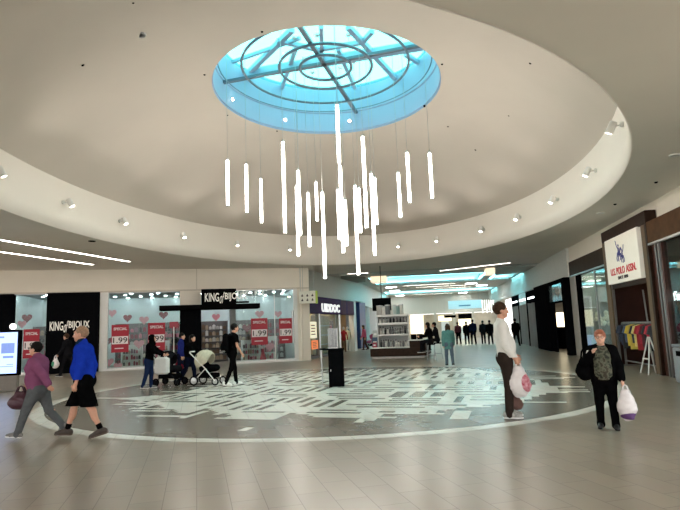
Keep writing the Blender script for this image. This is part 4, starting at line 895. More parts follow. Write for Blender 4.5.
mb = MB(); mb.box(0, b.x-a.x, 0, .12, 0, a.z-b.z, .01); obj('board', mb, mat('pale blue banner', (196, 218, 222), .5, emit=(190, 222, 228), es=.3), t)
obj('emblem', MB().box(.8, 1.7, -.006, 0, .2, .3), mat('banner blue', (90, 150, 180), .5), t)
for x in (.2, b.x-a.x-.2): mb = MB(); mb.tube([(x, .06, a.z-b.z), (x, .06, MC-b.z)], .02, 5); obj('rod', mb, M_STEEL, t)
for k in range(6):
    x = 482+k*2.2; a, b = at(x, 300, Y=48), at(x+.3, 313-(k % 2)*3, Y=48)
    t = thing('slim_pendant', 'slim white pendant rod at the far end, %s of the cluster' % ORD[k], 'pendant light', (a.x, 48, b.z), 0, 'slim pendants at the far end')
    mb = MB(); mb.lathe([(.001, 0), (.022, 0), (.022, a.z-b.z), (.001, a.z-b.z)], n=8); obj('tube', mb, glow('slim pendant diffuser', (250, 250, 246), 1.8), t)
    mb = MB(); mb.tube([(0, 0, a.z-b.z), (0, 0, MC-b.z)], .008, 4); obj('cable', mb, M_STEEL, t)
# ---------------------------------------------------------------- kiosk
KO = Vector((-3.05, 28.0, 0)); KR = math.radians(-6)
t = thing('kiosk_counter', 'dark brown kiosk counter with white shelving in the middle of the mall', 'kiosk', KO, KR)
mb = MB(); mb.box(.08, 2.72, .1, 2.3, 0.0, .12); obj('plinth', mb, mat('white plinth', (206, 202, 196), .5), t)
mb = MB(); mb.box(0, 2.8, 0, 2.4, .1, .5, .01); obj('base', mb, M_DKWOOD, t)
mb = MB(); mb.box(2.0, 2.8, 0.0, 2.4, .5, .84, .01); obj('counter_block', mb, M_DKWOOD, t)
mb = MB(); mb.box(1.95, 2.85, -.05, 2.45, .84, .9, .01); obj('counter_top', mb, M_WHITE, t)
mb = MB(); mb.box(.0, 2.0, -.04, 1.2, .5, .56, .01).box(.4, 2.0, .1, 1.0, 1.12, 1.2).box(.4, 2.0, .1, 1.0, 1.66, 1.78).box(.3, 2.0, .1, .9, 2.08, 2.18); obj('shelf', mb, M_WHITE, t)
mb = MB(); mb.box(.38, .44, .1, 1.0, .56, 2.1).box(1.94, 2.0, .1, 1.0, .56, 2.1).box(.44, 1.94, .9, .95, .56, 2.1); obj('shelf_frame', mb, mat('grey white panel', (196, 196, 194), .5), t)
t = thing('light_box', 'tall cream glowing panel standing on the kiosk counter', 'display', KO, KR)
mb = MB(); mb.box(2.02, 2.7, .5, .6, 1.0, 2.1, .02); obj('lit_face', mb, glow('kiosk light panel', (255, 238, 206), .8), t)
mb = MB(); mb.box(2.1, 2.62, .45, .65, .9, 1.0); obj('foot', mb, M_WHITE, t)
rr = random.Random(5); KP = [mk('bottle grey', (110, 110, 112)), mk('bottle white', (214, 212, 208)), mk('bottle dark', (40, 42, 46)), mk('bottle silver', (160, 162, 160))]
bots = []
for m in KP:
    h = .3; r = .05; mb = MB(); mb.lathe([(.001, 0), (r, 0), (r, h*.62), (r*.45, h*.78), (r*.45, h*.86), (.001, h*.86)], n=10); b = mesh_of('bottle', mb, m, True)
    mb = MB(); mb.lathe([(.001, h*.86), (r*.55, h*.86), (r*.55, h), (.001, h)], n=10); bots.append((b, mesh_of('cap', mb, KP[2])))
def kw(x, y, z): return (KO.x+math.cos(KR)*x-math.sin(KR)*y, KO.y+math.sin(KR)*x+math.cos(KR)*y, z)
for z, n in ((.56, 12), (1.2, 12), (1.78, 9)):
    for j in range(n):
        m, cp = rr.choice(bots); o = bpy.data.objects.new('bottle', m); COL.objects.link(o); o.location = kw(.53+1.38*j/(n-1), .22+rr.uniform(0, .1), z); o.scale = (1, 1, rr.uniform(.85, 1.3) if z < 1.7 else .8)
        c = bpy.data.objects.new('cap', cp); COL.objects.link(c); c.parent = o
        tag(o, 'small bottle on the white kiosk shelves', 'bottle', 'bottles on the kiosk shelves')
for k, (x, w, h, c) in enumerate([(.5, .16, .5, (176, 172, 166)), (.72, .12, .45, (210, 206, 200)), (.92, .14, .52, (96, 100, 104)), (1.3, .1, .5, (170, 186, 180)), (1.45, .12, .48, (120, 150, 146)), (1.62, .1, .52, (200, 200, 192))]):
    t = thing('canister', 'canister standing on top of the kiosk shelving, %s from the left' % ORD[k], 'canister', kw(x, .4, 2.18), KR, 'canisters on top of the kiosk')
    mb = MB(); mb.lathe([(.001, 0), (w, 0), (w, h*.85), (.001, h*.85)], n=14, sy=.8); obj('body', mb, mk('canister %d' % k, c), t)
    mb = MB(); mb.lathe([(.001, h*.85), (w*1.03, h*.85), (w*1.03, h*.97), (.001, h)], n=14, sy=.8); obj('lid', mb, M_STEEL, t)
for k, (x, z, w, h, c) in enumerate([(.05, .56, .3, .5, (60, 84, 110)), (.1, 1.06, .25, .35, (190, 190, 186)), (.12, .56, .2, .25, (160, 60, 80))]):
    t = thing('display_carton', 'stacked carton at the left end of the kiosk, %s' % ('lower blue one', 'upper white one', 'red one in front')[k], 'carton', kw(x, .3 if k < 2 else .08, z), KR)
    mb = MB(); mb.box(0, w, 0, .18, 0, h, .005); obj('box', mb, mk('carton %d' % k, c), t)
    mb = MB(); mb.box(w*.2, w*.8, -.004, 0, h*.3, h*.6); obj('printed_label', mb, M_WHITE, t)
for k, (x, y) in enumerate([(2.2, .2), (2.5, .3)]):
    t = thing('card_terminal', 'dark till device on the kiosk counter, %s' % ('left one' if k == 0 else 'right one'), 'till', kw(x, y, .9), KR)
    mb = MB(); mb.box(-.12, .12, -.1, .1, 0, .06, .01); obj('base', mb, M_MATTE, t); mb = MB(); mb.box(-.15, .15, .02, .06, .05, .26, .01); obj('screen', mb, M_BLACK, t)
a, b = at(372, 298.5, Y=29.3), at(391.3, 310.3, Y=29.3)
t = thing('hanging_television', 'black television hanging from the ceiling above the kiosk', 'television', (a.x, 29.3, b.z), 0)
W, Hh = b.x-a.x, a.z-b.z; mb = MB(); mb.box(0, W, 0, .1, 0, Hh, .015); obj('housing', mb, M_MATTE, t)
mb = MB(); mb.box(.03, W-.03, -.004, 0, .03, Hh-.03); obj('screen', mb, M_BLACK, t)
mb = MB(); mb.tube([(W*.5, .06, Hh), (W*.5, .06, ZC-b.z)], .02, 6); obj('pole', mb, M_MATTE, t)
# sanitiser stand in the court
t = thing('pedestal_cabinet', 'black pedestal cabinet on the white floor pattern', 'cabinet', (-2.66, 15.42, 0), math.radians(8))
mb = MB(); mb.box(-.2, .22, -.2, .2, 0.0, 1.0, .01); obj('body', mb, M_MATTE, t)
mb = MB(); mb.box(-.34, .24, -.22, .22, 1.0, 1.04, .008); obj('top', mb, M_BLACK, t)
mb = MB(); mb.box(-.17, .19, -.208, -.2, .08, .95); obj('door', mb, M_BLACK, t)
mb = MB(); mb.box(-.15, -.13, -.22, -.208, .42, .48); obj('handle', mb, M_STEEL, t)
t = thing('acrylic_sign', 'clear sign in a thin frame on top of the black pedestal', 'sign', (-2.66, 15.42, 1.04), math.radians(8))
mb = MB(); mb.box(-.2, .06, .0, .012, .04, .56); obj('sheet', mb, glassmat('grey acrylic', (196, 196, 192), .12, .2), t)
mb = MB(); mb.box(.06, .08, -.02, .03, 0, .58).box(-.2, .08, -.06, .08, 0, .03); obj('frame', mb, M_STEEL, t)
t = thing('sign_post', 'slim steel post on a round foot left of the black pedestal', 'post', (-3.08, 15.55, 0))
mb = MB(); mb.lathe([(.001, 0), (.16, 0), (.16, .012), (.02, .025), (.02, 1.02), (.001, 1.02)], n=18); obj('post', mb, M_STEEL, t)
mb = MB(); mb.box(-.05, .1, -.04, .04, 1.0, 1.05, .005); obj('head', mb, M_MATTE, t)
# ================================================================ people
M_SKIN = mat('skin light', (206, 152, 126), .55, noise=.06, scale=30)
M_SKIN2 = mat('skin pale', (214, 164, 140), .55, noise=.06, scale=30)
M_EYE = mat('eye white', (226, 222, 216), .3, noise=.02); M_IRIS = mat('iris dark', (36, 26, 22), .2)
M_LIP = mat('lips', (160, 84, 78), .5)
def rotx(v, a):
    c, s = math.cos(a), math.sin(a); return Vector((v[0], v[1]*c-v[2]*s, v[1]*s+v[2]*c))
def person(label, loc, face, H, pose, wear, vox=.012, girth=1.0, group=None, skin=None, belly=0.0):
    k = H/1.75; D = math.radians; g = girth
    skin = skin or M_SKIN; J = {}
    lean = D(pose.get('lean', 2)); sp = Vector((0, math.sin(lean), math.cos(lean)))
    pel = Vector((0, 0, .93)); waist = pel+sp*.14; chest = pel+sp*.35; neck = pel+sp*.53; hb = neck+sp*.05+Vector((0, .015, 0)); hc = neck+sp*.165+Vector((0, .035, 0))
    legs = {}
    for sd, key in ((-1, 'L'), (1, 'R')):
        th, kn, fp_, *ab = pose.get('leg'+key, (2, 2, 0)); ab = D(ab[0] if ab else 2)
        hip = pel+Vector((sd*.088, 0, -.02)); a = D(th); kne = hip+Vector((sd*math.sin(ab), math.sin(a)*math.cos(ab), -math.cos(a)*math.cos(ab)))*.42
        b = D(th-kn); ank = kne+Vector((sd*math.sin(ab)*.5, math.sin(b), -math.cos(b)))*.41; f = D(fp_)
        fd = Vector((sd*.12, math.cos(f), -math.sin(f))).normalized(); fu = Vector((0, math.sin(f), math.cos(f)))
        heel = ank-fd*.05-fu*.045; toe = ank+fd*.165-fu*.055; legs[key] = [hip, kne, ank, heel, toe, fd, fu]
    low = min(min(v[3].z, v[4].z)-.032 for v in legs.values()); dz = Vector((0, 0, -low))
    for v in legs.values():
        for i in range(5): v[i] = v[i]+dz
    pel, waist, chest, neck, hb, hc = [p+dz for p in (pel, waist, chest, neck, hb, hc)]
    arms = {}
    for sd, key in ((-1, 'L'), (1, 'R')):
        fw_, ab, el, inw = pose.get('arm'+key, (0, 8, 12, 5)); a, b, e, w = D(fw_), D(ab), D(el), D(inw)
        sh = chest+sp*.115+Vector((sd*.175*(.9+.1*g), -.005, 0)); el_ = sh+Vector((sd*math.sin(b), math.sin(a)*math.cos(b), -math.cos(a)*math.cos(b)))*.285
        fd = Vector((-sd*math.sin(w)+sd*math.sin(b)*.4*math.cos(e), math.sin(a+e)*math.cos(w), -math.cos(a+e)*math.cos(w))).normalized()
        wr = el_+fd*.245; arms[key] = [sh, el_, wr, fd, sd]
    hy, hp = D(pose.get('hyaw', 0)), D(pose.get('hpitch', 0))
    def hd(x, y, z):
        v = rotx((x, y, z), hp); c, s = math.cos(hy), math.sin(hy); return (hc+Vector((c*v.x-s*v.y, s*v.x+c*v.y, v.z)))*k
    def S(v): return v*k
    allp = [pel, neck, hc+Vector((0, 0, .16))]+[q for v in legs.values() for q in v[:5]]+[q for v in arms.values() for q in v[:3]]+[v[2]+v[3]*.2 for v in arms.values()]
    lo = [min(p[i] for p in allp)*k-.2 for i in range(3)]; hi = [max(p[i] for p in allp)*k+.2 for i in range(3)]; lo[2] = -.03; hi[2] = (hc.z+.2)*k
    def field(z0=None, z1=None): return Field((lo[0], lo[1], lo[2] if z0 is None else z0), (hi[0], hi[1], hi[2] if z1 is None else z1), vox)
    fl = (1, .68+.12*(g-1), 1)
    def torso(F, e, z=0):
        F.cone(S(pel+Vector((0, -.01, -.03))), S(waist), (.138*g+e)*k, (.125*g+e)*k, .04, fl).cone(S(waist), S(chest), (.125*g+e)*k, (.150*g+e)*k, .04, fl)
        F.cone(S(arms['L'][0]+Vector((.03, 0, -.02))), S(arms['R'][0]+Vector((-.03, 0, -.02))), (.062+e)*k, (.062+e)*k, .06)
        F.cone(S(chest+sp*.09), S(neck+sp*.01), (.085+e)*k, (.052+e)*k, .05, (1, .8, 1))
        if belly: F.ell(S(waist+Vector((0, .05, .0))), Vector((.13*g+e, .10+belly+e, .17+e))*k, .06)
        if wear.get('bust'): 
            for s_ in (-1, 1): F.ell(S(chest+Vector((s_*.07*g, .075, .0))), Vector((.075*g+e, .07+e, .075+e))*k, .05)
    def limb(F, a, b, ra, rb, e, kk=.025): F.cone(S(a), S(b), (ra+e)*k, (rb+e)*k, kk)
    # ---- body: one continuous surface
    F = field(); torso(F, -.006)
    for v in legs.values():
        cov = -.014 if wear.get('bottom') != 'shorts' else 0; limb(F, v[0], v[1], .082*g, .052, cov-.004, .04); limb(F, v[1], v[2], .05, .034, cov*.7, .02)
        c = v[1].lerp(v[2], .3)-Vector((0, .014, 0)); F.ell(S(c), Vector((.045+cov, .047+cov, .1))*k, .03); limb(F, v[3]+v[6]*.02, v[4]+v[6]*.012, .028, .02, 0, .02); limb(F, v[2], v[3]+v[6]*.03, .034, .03, 0)
    for key, v in arms.items():
        sh, el_, wr, fd, sd = v; limb(F, sh, el_, .045, .037, -.004, .03); limb(F, el_, wr, .038, .025, 0, .02)
        side = Vector((0, 1, 0)); side = (side-fd*side.dot(fd)); side = side.normalized() if side.length > .2 else (Vector((sd*-1, 0, 0))-fd*fd.dot(Vector((-sd, 0, 0)))).normalized()
        pal = fd.cross(side)*1.0
        if pal.x*sd > 0: pal = -pal
        pc = wr+fd*.055; F.cone(S(wr+fd*.01), S(pc+fd*.03), .026*k, .03*k, .015, (1, 1, 1))
        for i in range(4):
            base = wr+fd*.085+side*(.03-.02*i); L = (.068, .078, .072, .056)[i]; cu = .5
            m1 = base+(fd*math.cos(cu*.5)+pal*math.sin(cu*.5))*L*.5; m2 = m1+(fd*math.cos(cu*1.6)+pal*math.sin(cu*1.6))*L*.4; r = max(.0088*k, vox*.75)
            F.cone(S(wr+fd*.06+side*(.02-.013*i)), S(base), r*1.15, r*1.1, .008); F.cone(S(base), S(m1), r*1.1, r, .005); F.cone(S(m1), S(m2), r, r*.85, .005)
        tb = wr+fd*.03+side*.024; t1 = tb+(fd*.7+side*.6+pal*.2).normalized()*.045; t2 = t1+(fd*.85+side*.1+pal*.45).normalized()*.035; r = max(.0105*k, vox*.8)
        F.cone(S(tb), S(t1), r*1.2, r, .01); F.cone(S(t1), S(t2), r, r*.85, .005)
        J['hand'+key] = wr+fd*.11+pal*.02; J['wrist'+key] = wr; J['sh'+key] = sh
    F.cone(S(neck), S(hb+Vector((0, .01, .05))), .056*k, .052*k, .03)
    def hcone(a, b, ra, rb, kk=.015): F.cone(hd(*a), hd(*b), ra*k, rb*k, kk)
    F.ell(hd(0, -.012, .025), Vector((.076, .095, .098))*k, .02)
    hcone((0, .03, .0), (0, .045, -.075), .062, .042, .03); hcone((0, .05, -.085), (0, .066, -.088), .03, .022, .02)
    hcone((-.04, .05, -.06), (.04, .05, -.06), .03, .03, .03)
    hcone((0, .086, .015), (0, .107, -.03), .010, .016, .012); hcone((-.013, .094, -.034), (.013, .094, -.034), .010, .010, .008)
    hcone((-.035, .078, .032), (.035, .078, .032), .013, .013, .015); hcone((-.02, .084, -.062), (.02, .084, -.062), .010, .010, .01)
    for s_ in (-1, 1): F.ell(hd(s_*.078, -.008, -.005), Vector((.012, .022, .034))*k, .012)
    me = F.mesh('person', skin); o = me; o.location = loc; o.rotation_euler = (0, 0, D(face-90)); tag(o, label, 'person', group)
    if vox < .011:
        for s_ in (-1, 1):
            e = MB(); c = hd(s_*.033, .0795, .008); e.ball(c, .0125*k, 10, 8); eo = obj('eye', e, M_EYE, o, True)
            e = MB(); c = hd(s_*.033, .0885, .008); e.ball(c, .0062*k, 8, 6); obj('iris', e, M_IRIS, eo, True)
            e = MB(); e.tube([hd(s_*.016, .094, .033), hd(s_*.034, .093, .039), hd(s_*.052, .083, .033)], .0045*k, 5); obj('eyebrow', e, wear['hairmat'], o)
        e = MB(); e.tube([hd(-.024, .087, -.063), hd(0, .096, -.062), hd(.024, .087, -.063)], .0055*k, 6); obj('mouth', e, M_LIP, o)
    # ---- lower clothes
    bt = wear.get('bottom', 'trousers'); F = field(z1=(waist.z+.12)*k); e = .014
    F.cone(S(pel+Vector((0, -.012, -.03))), S(waist), (.142*g+e*.6)*k, (.128*g+e*.5)*k, .04, fl)
    for v in legs.values():
        F.ell(S(v[0]+Vector((0, -.05, -.02))), Vector((.085*g, .08*g, .1))*k, .05)
        if bt == 'shorts': limb(F, v[0], v[1]+(v[1]-v[0])*.25, .095*g, .112, e, .05)
        else:
            lo_ = wear.get('leg', .012); limb(F, v[0], v[1], .086*g, .058, lo_, .045); limb(F, v[1], v[2]-v[6]*.01, .058, .044, lo_, .03); limb(F, v[2], v[2]-v[6]*.02, .044, .046, lo_, .02)
    if bt == 'shorts': F.clip((0, 0, -1), -(min(v[1].z for v in legs.values())+.0)*k)
    F.clip((-sp.x, -sp.y, sp.z), ((waist.z+.04)*k))
    F.wrinkle(.003, 26, 1.3)
    F.mesh('shorts' if bt == 'shorts' else 'trousers', wear['botmat'], o)
    # ---- shoes and socks
    for v in legs.values():
        F = Field(*[[f(a[i], b[i])*k+c for i in range(3)] for f, a, b, c in ((lambda p, q: min(p, q), v[3], v[4], -.1), (lambda p, q: max(p, q), v[3]+v[6]*.12, v[4]+v[6]*.1, .1))], min(vox, .01))
        F.cone(S(v[3]+v[6]*.012), S(v[4]+v[6]*.008), .038*k, .034*k, .02, (1.05, 1, 1)).cone(S(v[2]), S(v[3]+v[6]*.03), .043*k, .04*k, .03).cone(S(v[2]+v[5]*.01), S(v[4]-v[5]*.05+v[6]*.02), .042*k, .034*k, .03)
        nrm = -v[6]; F.clip(tuple(nrm), (v[3]-v[6]*.03).dot(nrm)*k); sh = F.mesh('shoe', wear['shoemat'], o)
        F = Field(*[[f(a[i], b[i])*k+c for i in range(3)] for f, a, b, c in ((lambda p, q: min(p, q), v[3], v[4], -.08), (lambda p, q: max(p, q), v[3]+v[6]*.05, v[4]+v[6]*.05, .08))], min(vox, .01))
        F.cone(S(v[3]), S(v[4]), .042*k, .039*k, .01, (1.05, 1, 1)).clip(tuple(v[6]), (v[3]-v[6]*.008).dot(v[6])*k).clip(tuple(nrm), (v[3]-v[6]*.031).dot(nrm)*k); F.mesh('sole', wear.get('solemat', M_WHITE), sh)
        if wear.get('sockmat'):
            F = Field([min(v[2][i], v[1][i])*k-.1 for i in range(3)], [max(v[2][i], v[1][i])*k+.1 for i in range(3)], vox); a = v[2].lerp(v[1], wear.get('sockh', .2)); limb(F, v[2], a, .042, .043, 0); F.mesh('sock', wear['sockmat'], o)
    # ---- upper clothes
    for li, (tm, e, sleeve, hem, extra) in enumerate(wear['tops']):
        F = field(z0=(pel.z-.3)*k if bt != 'none' else None, z1=(hc.z+.16)*k); torso(F, e)
        F.cone(S(pel+Vector((0, -.01, -.16))), S(pel), (.15*g+e)*k, (.142*g+e)*k, .03, fl)
        for v in arms.values():
            if sleeve == 'none': continue
            limb(F, v[0], v[1], .055, .046, e, .035)
            if sleeve == 'long': limb(F, v[1], v[2]-v[3]*.005, .046, .034, e, .02)
            elif sleeve == 'short': 
                n = (v[1]-v[0]).normalized()
        if sleeve == 'short':
            for v in arms.values():
                n = (v[1]-v[0]).normalized(); F.cone(S(v[1]+n*.02), S(v[1]-n*.07), .075*k, .07*k, .004, sub=True)
        if 'hood' in extra: F.ell(S(neck+Vector((0, -.075, -.01))), Vector((.1, .06, .07))*k, .03)
        if 'collar' in extra: F.cone(S(neck+Vector((0, .0, -.01))), S(neck+sp*.05+Vector((0, .012, 0))), .068*k, .066*k, .02)
        F.clip((sp.x, -sp.y, -sp.z), -hem*k+ (0 if True else 0)) if False else F.clip((0, 0, -1), -(pel.z+hem)*k)
        if 'collar' not in extra and 'hijab' not in extra: F.clip((0, math.sin(.35), math.cos(.35)), (neck+Vector((0, .03, .03))).dot(Vector((0, math.sin(.35), math.cos(.35))))*k)
        if 'open' in extra:
            F.cone(S(pel+Vector((0, .22, -.3))), S(neck+Vector((0, .16, .02))), .2*k, .13*k, .01, (1, .85, 1), sub=True)
        F.wrinkle(.0035, 22, li+.7)
        F.mesh(extra.get('name', 'top'), tm, o)
    if wear.get('scarf'):
        F = field(z0=(chest.z-.1)*k, z1=(hc.z+.1)*k); F.cone(S(neck+Vector((0, .01, .0))), S(neck+sp*.045+Vector((0, .02, 0))), .082*k, .074*k, .02).cone(S(neck+Vector((0, .09, 0))), S(chest+Vector((.02, .15, .02))), .045*k, .04*k, .03, (1, .7, 1)); F.wrinkle(.004, 40, 3); F.mesh('scarf', wear['scarf'], o)
    # ---- hair
    st = wear.get('hair', 'short'); F = Field([c-.3*k for c in hd(0, 0, 0)], [c+.2*k for c in hd(0, 0, 0)], min(vox, .012)); F.lo[2] = hd(0, 0, 0)[2]-.42*k
    F = Field(F.lo, [c+.2*k for c in hd(0, 0, 0)], min(vox, .012))
    if st == 'hijab':
        F.ell(hd(0, -.015, .03), Vector((.098, .116, .118))*k, .02).cone(hd(0, -.0, -.03), hd(0, .0, -.16), .095*k, .12*k, .04); F.cone(hd(0, .14, .02), hd(0, .14, -.06), .075*k, .06*k, .015, sub=True)
    else:
        r = {'short': .013, 'thin': .006, 'curly': .02, 'bob': .018, 'long': .016}[st]
        F.ell(hd(0, -.02, .035), Vector((.078+r, .096+r, .096+r))*k, .015)
        if st in ('bob', 'long'): 
            for s_ in (-1, 0, 1): F.cone(hd(s_*.055, -.045, .0), hd(s_*.06, -.055, -.12 if st == 'bob' else -.27), .055*k, .045*k, .03)
        if st != 'hijab':
            F.ell(hd(0, .105, -.035), Vector((.085, .082, .098 if st != 'thin' else .115))*k, .012, sub=True)
            for s_ in (-1, 1): F.ell(hd(s_*.085, .055, -.045), Vector((.03, .065, .065))*k, .012, sub=True)
            if st in ('short', 'thin', 'curly'): F.cone(hd(0, -.05, -.14), hd(0, -.02, -.12), .09*k, .07*k, .01, sub=True)
        F.wrinkle(.0035 if st != 'curly' else .006, 60, 2)
    F.mesh('headscarf' if st == 'hijab' else 'hair', wear['hairmat'], o)
    if wear.get('glasses'):
        e = MB()
        for s_ in (-1, 1): e.tube([hd(s_*.034+.024*math.cos(2*PI*i/16), .1, .006+.019*math.sin(2*PI*i/16)) for i in range(16)], .003*k, 5, closed=True)
        e.tube([hd(-.01, .1, .01), hd(.01, .1, .01)], .003*k, 5)
        for s_ in (-1, 1): e.tube([hd(s_*.058, .1, .012), hd(s_*.084, 0, .012)], .003*k, 5)
        obj('glasses', e, M_MATTE, o)
    Rz = Matrix.Rotation(D(face-90), 4, 'Z')
    J = {n: Vector(loc)+(Rz @ (v*k)) for n, v in J.items()}; J['k'] = k; J['R'] = Rz; J['body'] = o
    J['chest'] = Vector(loc)+(Rz @ (chest*k)); J['pel'] = Vector(loc)+(Rz @ (pel*k))
    return J
def cloth(n, c, **kw): return mat('cloth '+n, c, .88, noise=kw.pop('noise', .12), scale=kw.pop('scale', 14), spec=0.0, **kw)
def flr(x, y): p = at(x, y, 0.0); return Vector((p.x, p.y, 0.006))
M_CBLK = cloth('black', (11, 11, 12), noise=.3); M_CDRK = cloth('charcoal', (26, 26, 29)); M_JEAN = cloth('jeans', (30, 42, 72), scale=40); M_NAVY = cloth('navy', (20, 24, 42))
M_HBLK = mat('hair black', (20, 16, 15), .6, noise=.4, scale=40, spec=.1); M_HBRN = mat('hair brown', (60, 42, 30), .6, noise=.4, scale=40, spec=.1); M_HRED = mat('hair reddish', (150, 84, 58), .5, noise=.4, scale=40); M_HGRY = mat('hair sandy grey', (150, 118, 92), .5, noise=.3, scale=40)
M_SHOE = mat('shoe dark brown', (58, 46, 40), .6, noise=.2, scale=20); M_SHG = mat('shoe grey', (120, 116, 112), .6, noise=.3, scale=30); M_SHB = mat('shoe black', (18, 18, 19), .5)
# the pair walking on the left
WALK1 = dict(lean=4, legL=(24, 6, -6), legR=(-20, 22, 38), armL=(-46, 9, 10, 0), armR=(14, 8, 34, 10), hpitch=-.03)
A = person('woman walking in a mauve hooded top and grey leggings, glasses, maroon handbag', flr(37, 438), 187, 1.58, WALK1,
           dict(tops=[(cloth('mauve', (132, 78, 108), scale=8), .026, 'long', -.02, {'hood': 1, 'collar': 1, 'name': 'hooded_top'})], botmat=cloth('grey leggings', (92, 94, 96)), leg=.016, shoemat=M_SHG, solemat=M_WHITE, hair='short', hairmat=M_HBLK, glasses=1, bust=1), .008, 1.36, belly=.05)
B = person('man walking in a bright blue jacket, black shorts and brown shoes', flr(83, 438.5), 194, 1.8, dict(lean=3, legR=(24, 8, -2), legL=(-17, 10, 14), armL=(-8, 10, 24, 8), armR=(-14, 8, 20, 5), hyaw=0),
           dict(tops=[(cloth('royal blue', (28, 56, 168), scale=9), .024, 'long', -.0, {'collar': 1, 'name': 'jacket'})], bottom='shorts', botmat=M_CBLK, shoemat=M_SHOE, solemat=mat('sole brown', (88, 74, 62), .7), sockmat=M_CBLK, sockh=.22, hair='thin', hairmat=M_HGRY, scarf=cloth('dark teal scarf', (22, 42, 62))), .008, 1.2, belly=.03)
# the man standing in white
Cc = person('man standing in profile in a white jumper and dark trousers with shopping bags', flr(510, 418.5), 1, 1.92, dict(lean=-4, legL=(5, 7, 0), legR=(1, 5, 0), armR=(2, 8, 30, 12), armL=(6, 8, 34, 22), hpitch=-.05),
           dict(tops=[(cloth('white wool', (226, 222, 216), noise=.05), .02, 'long', -.02, {'name': 'jumper'})], botmat=cloth('dark brown trousers', (50, 42, 38)), leg=.012, shoemat=mat('trainer grey', (150, 148, 142), .6, noise=.35, scale=25), solemat=M_WHITE, hair='short', hairmat=M_HBRN), .008, 1.04, belly=.01)
# the woman facing the viewpoint
CAMO = mat('camouflage cloth', (40, 42, 34), .85, noise=.1, scale=9, rgb2=(92, 92, 76)); 
cr = [n for n in CAMO.node_tree.nodes if n.type == 'VALTORGB'][0]; cr.color_ramp.interpolation = 'CONSTANT'; cr.color_ramp.elements[1].position = .5; e = cr.color_ramp.elements.new(.58); e.color = lin((58, 52, 40)); e = cr.color_ramp.elements.new(.42); e.color = lin((70, 74, 58)); 
[n for n in CAMO.node_tree.nodes if n.type == 'TEX_NOISE'][0].inputs['Scale'].default_value = 16
Dd = person('short woman in glasses, camouflage top and open black jacket with a white plastic bag', flr(609, 429.5), -106, 1.41, dict(lean=2, legL=(4, 4, 0, 3), legR=(-3, 3, 0, 3), armR=(34, 22, 112, 28), armL=(2, 16, 18, 0)),
           dict(tops=[(CAMO, .016, 'none', -.06, {'name': 'camouflage_top'}), (M_CBLK, .034, 'long', -.16, {'open': 1, 'name': 'jacket'})], botmat=M_CBLK, leg=.02, shoemat=M_SHB, solemat=M_MATTE, hair='curly', hairmat=M_HRED, glasses=1, bust=1), .008, 1.24, skin=M_SKIN2, belly=.03)
# the group by the jewellery shop
E1 = person('woman in black with a black headscarf and blue jeans pushing the pushchair', flr(149, 389), 12, 1.6, dict(lean=5, legL=(6, 8, 0), legR=(-8, 8, 6), armL=(46, 6, 22, 8), armR=(46, 6, 22, 8)),
            dict(tops=[(M_CBLK, .026, 'long', -.02, {'collar': 1, 'hijab': 1, 'name': 'top'})], botmat=M_JEAN, shoemat=M_SHG, hair='hijab', hairmat=M_CBLK), .013, 1.12)
E2 = person('woman in a black jacket with white marks pushing the cream pram', flr(190, 384), -8, 1.56, dict(lean=6, legL=(14, 10, 0), legR=(-16, 14, 18), armL=(44, 6, 26, 8), armR=(44, 6, 26, 8)),
            dict(tops=[(M_CBLK, .026, 'long', -.02, {'collar': 1, 'name': 'jacket'})], botmat=M_NAVY, shoemat=M_SHG, hair='long', hairmat=M_HBLK), .013, 1.1)
E3 = person('person in a dark blue jacket half hidden behind the pram woman', flr(180.5, 380), 20, 1.62, dict(legL=(6, 6, 0), legR=(-6, 6, 4)),
            dict(tops=[(cloth('ink blue', (36, 42, 104)), .026, 'long', -.06, {'collar': 1, 'name': 'jacket'})], botmat=M_NAVY, shoemat=M_SHB, hair='short', hairmat=M_HBLK), .014, 1.0)
E4 = person('man in a black T-shirt and black trousers wearing a black backpack', flr(233, 386), 42, 1.85, dict(lean=3, legL=(13, 6, -2), legR=(-12, 12, 12), armR=(8, 8, 24, 6), armL=(-8, 8, 20, 4), hyaw=-.1),
            dict(tops=[(M_CBLK, .018, 'short', -.04, {'name': 'shirt'})], botmat=M_CBLK, leg=.008, shoemat=M_WHITE, hair='short', hairmat=M_HBLK), .012, 1.0)
E5 = person('person in black before the tall black portal, holding a white and green bag', flr(67, 376.5), 185, 1.82, dict(lean=4, legL=(18, 6, -4), legR=(-20, 16, 24), armL=(12, 8, 30, 4), armR=(-10, 8, 20, 4)),
            dict(tops=[(M_CDRK, .03, 'long', -.12, {'collar': 1, 'name': 'coat'})], botmat=M_CDRK, shoemat=M_SHB, hair='short', hairmat=M_HBRN), .014, 1.05)
# further down the mall
M_TEAL = cloth('dusty teal', (84, 126, 122)); M_PINK = cloth('pink', (206, 96, 124)); M_GJ = cloth('grey jeans', (84, 96, 108))
def far(label, px, face, H, top, bot, hair='short', hm=None, pose=None, vox=.022, girth=1.05, hem=-.03):
    return person(label, flr(*px), face, H, pose or dict(lean=3, legL=(12, 6, 0), legR=(-12, 10, 10), armL=(-10, 8, 15, 4), armR=(10, 8, 15, 4)), dict(tops=[(top, .026, 'long', hem, {'collar': 1, 'name': 'jacket'})], botmat=bot, shoemat=M_SHB, hair=hair, hairmat=hm or M_HBLK), vox, girth)
far('woman with long hair in a teal cardigan and grey jeans walking away', (450, 366.5), 94, 1.6, M_TEAL, M_GJ, 'long', M_HBRN, vox=.015, hem=-.22)
far('woman in a pink top beside the blue pillar', (365, 350.5), 200, 1.72, M_PINK, cloth('brown leggings', (86, 60, 56)), 'long', M_HBRN)
far('dark figure standing in the purple shop entrance', (338, 351), -60, 1.7, M_CBLK, M_CDRK)
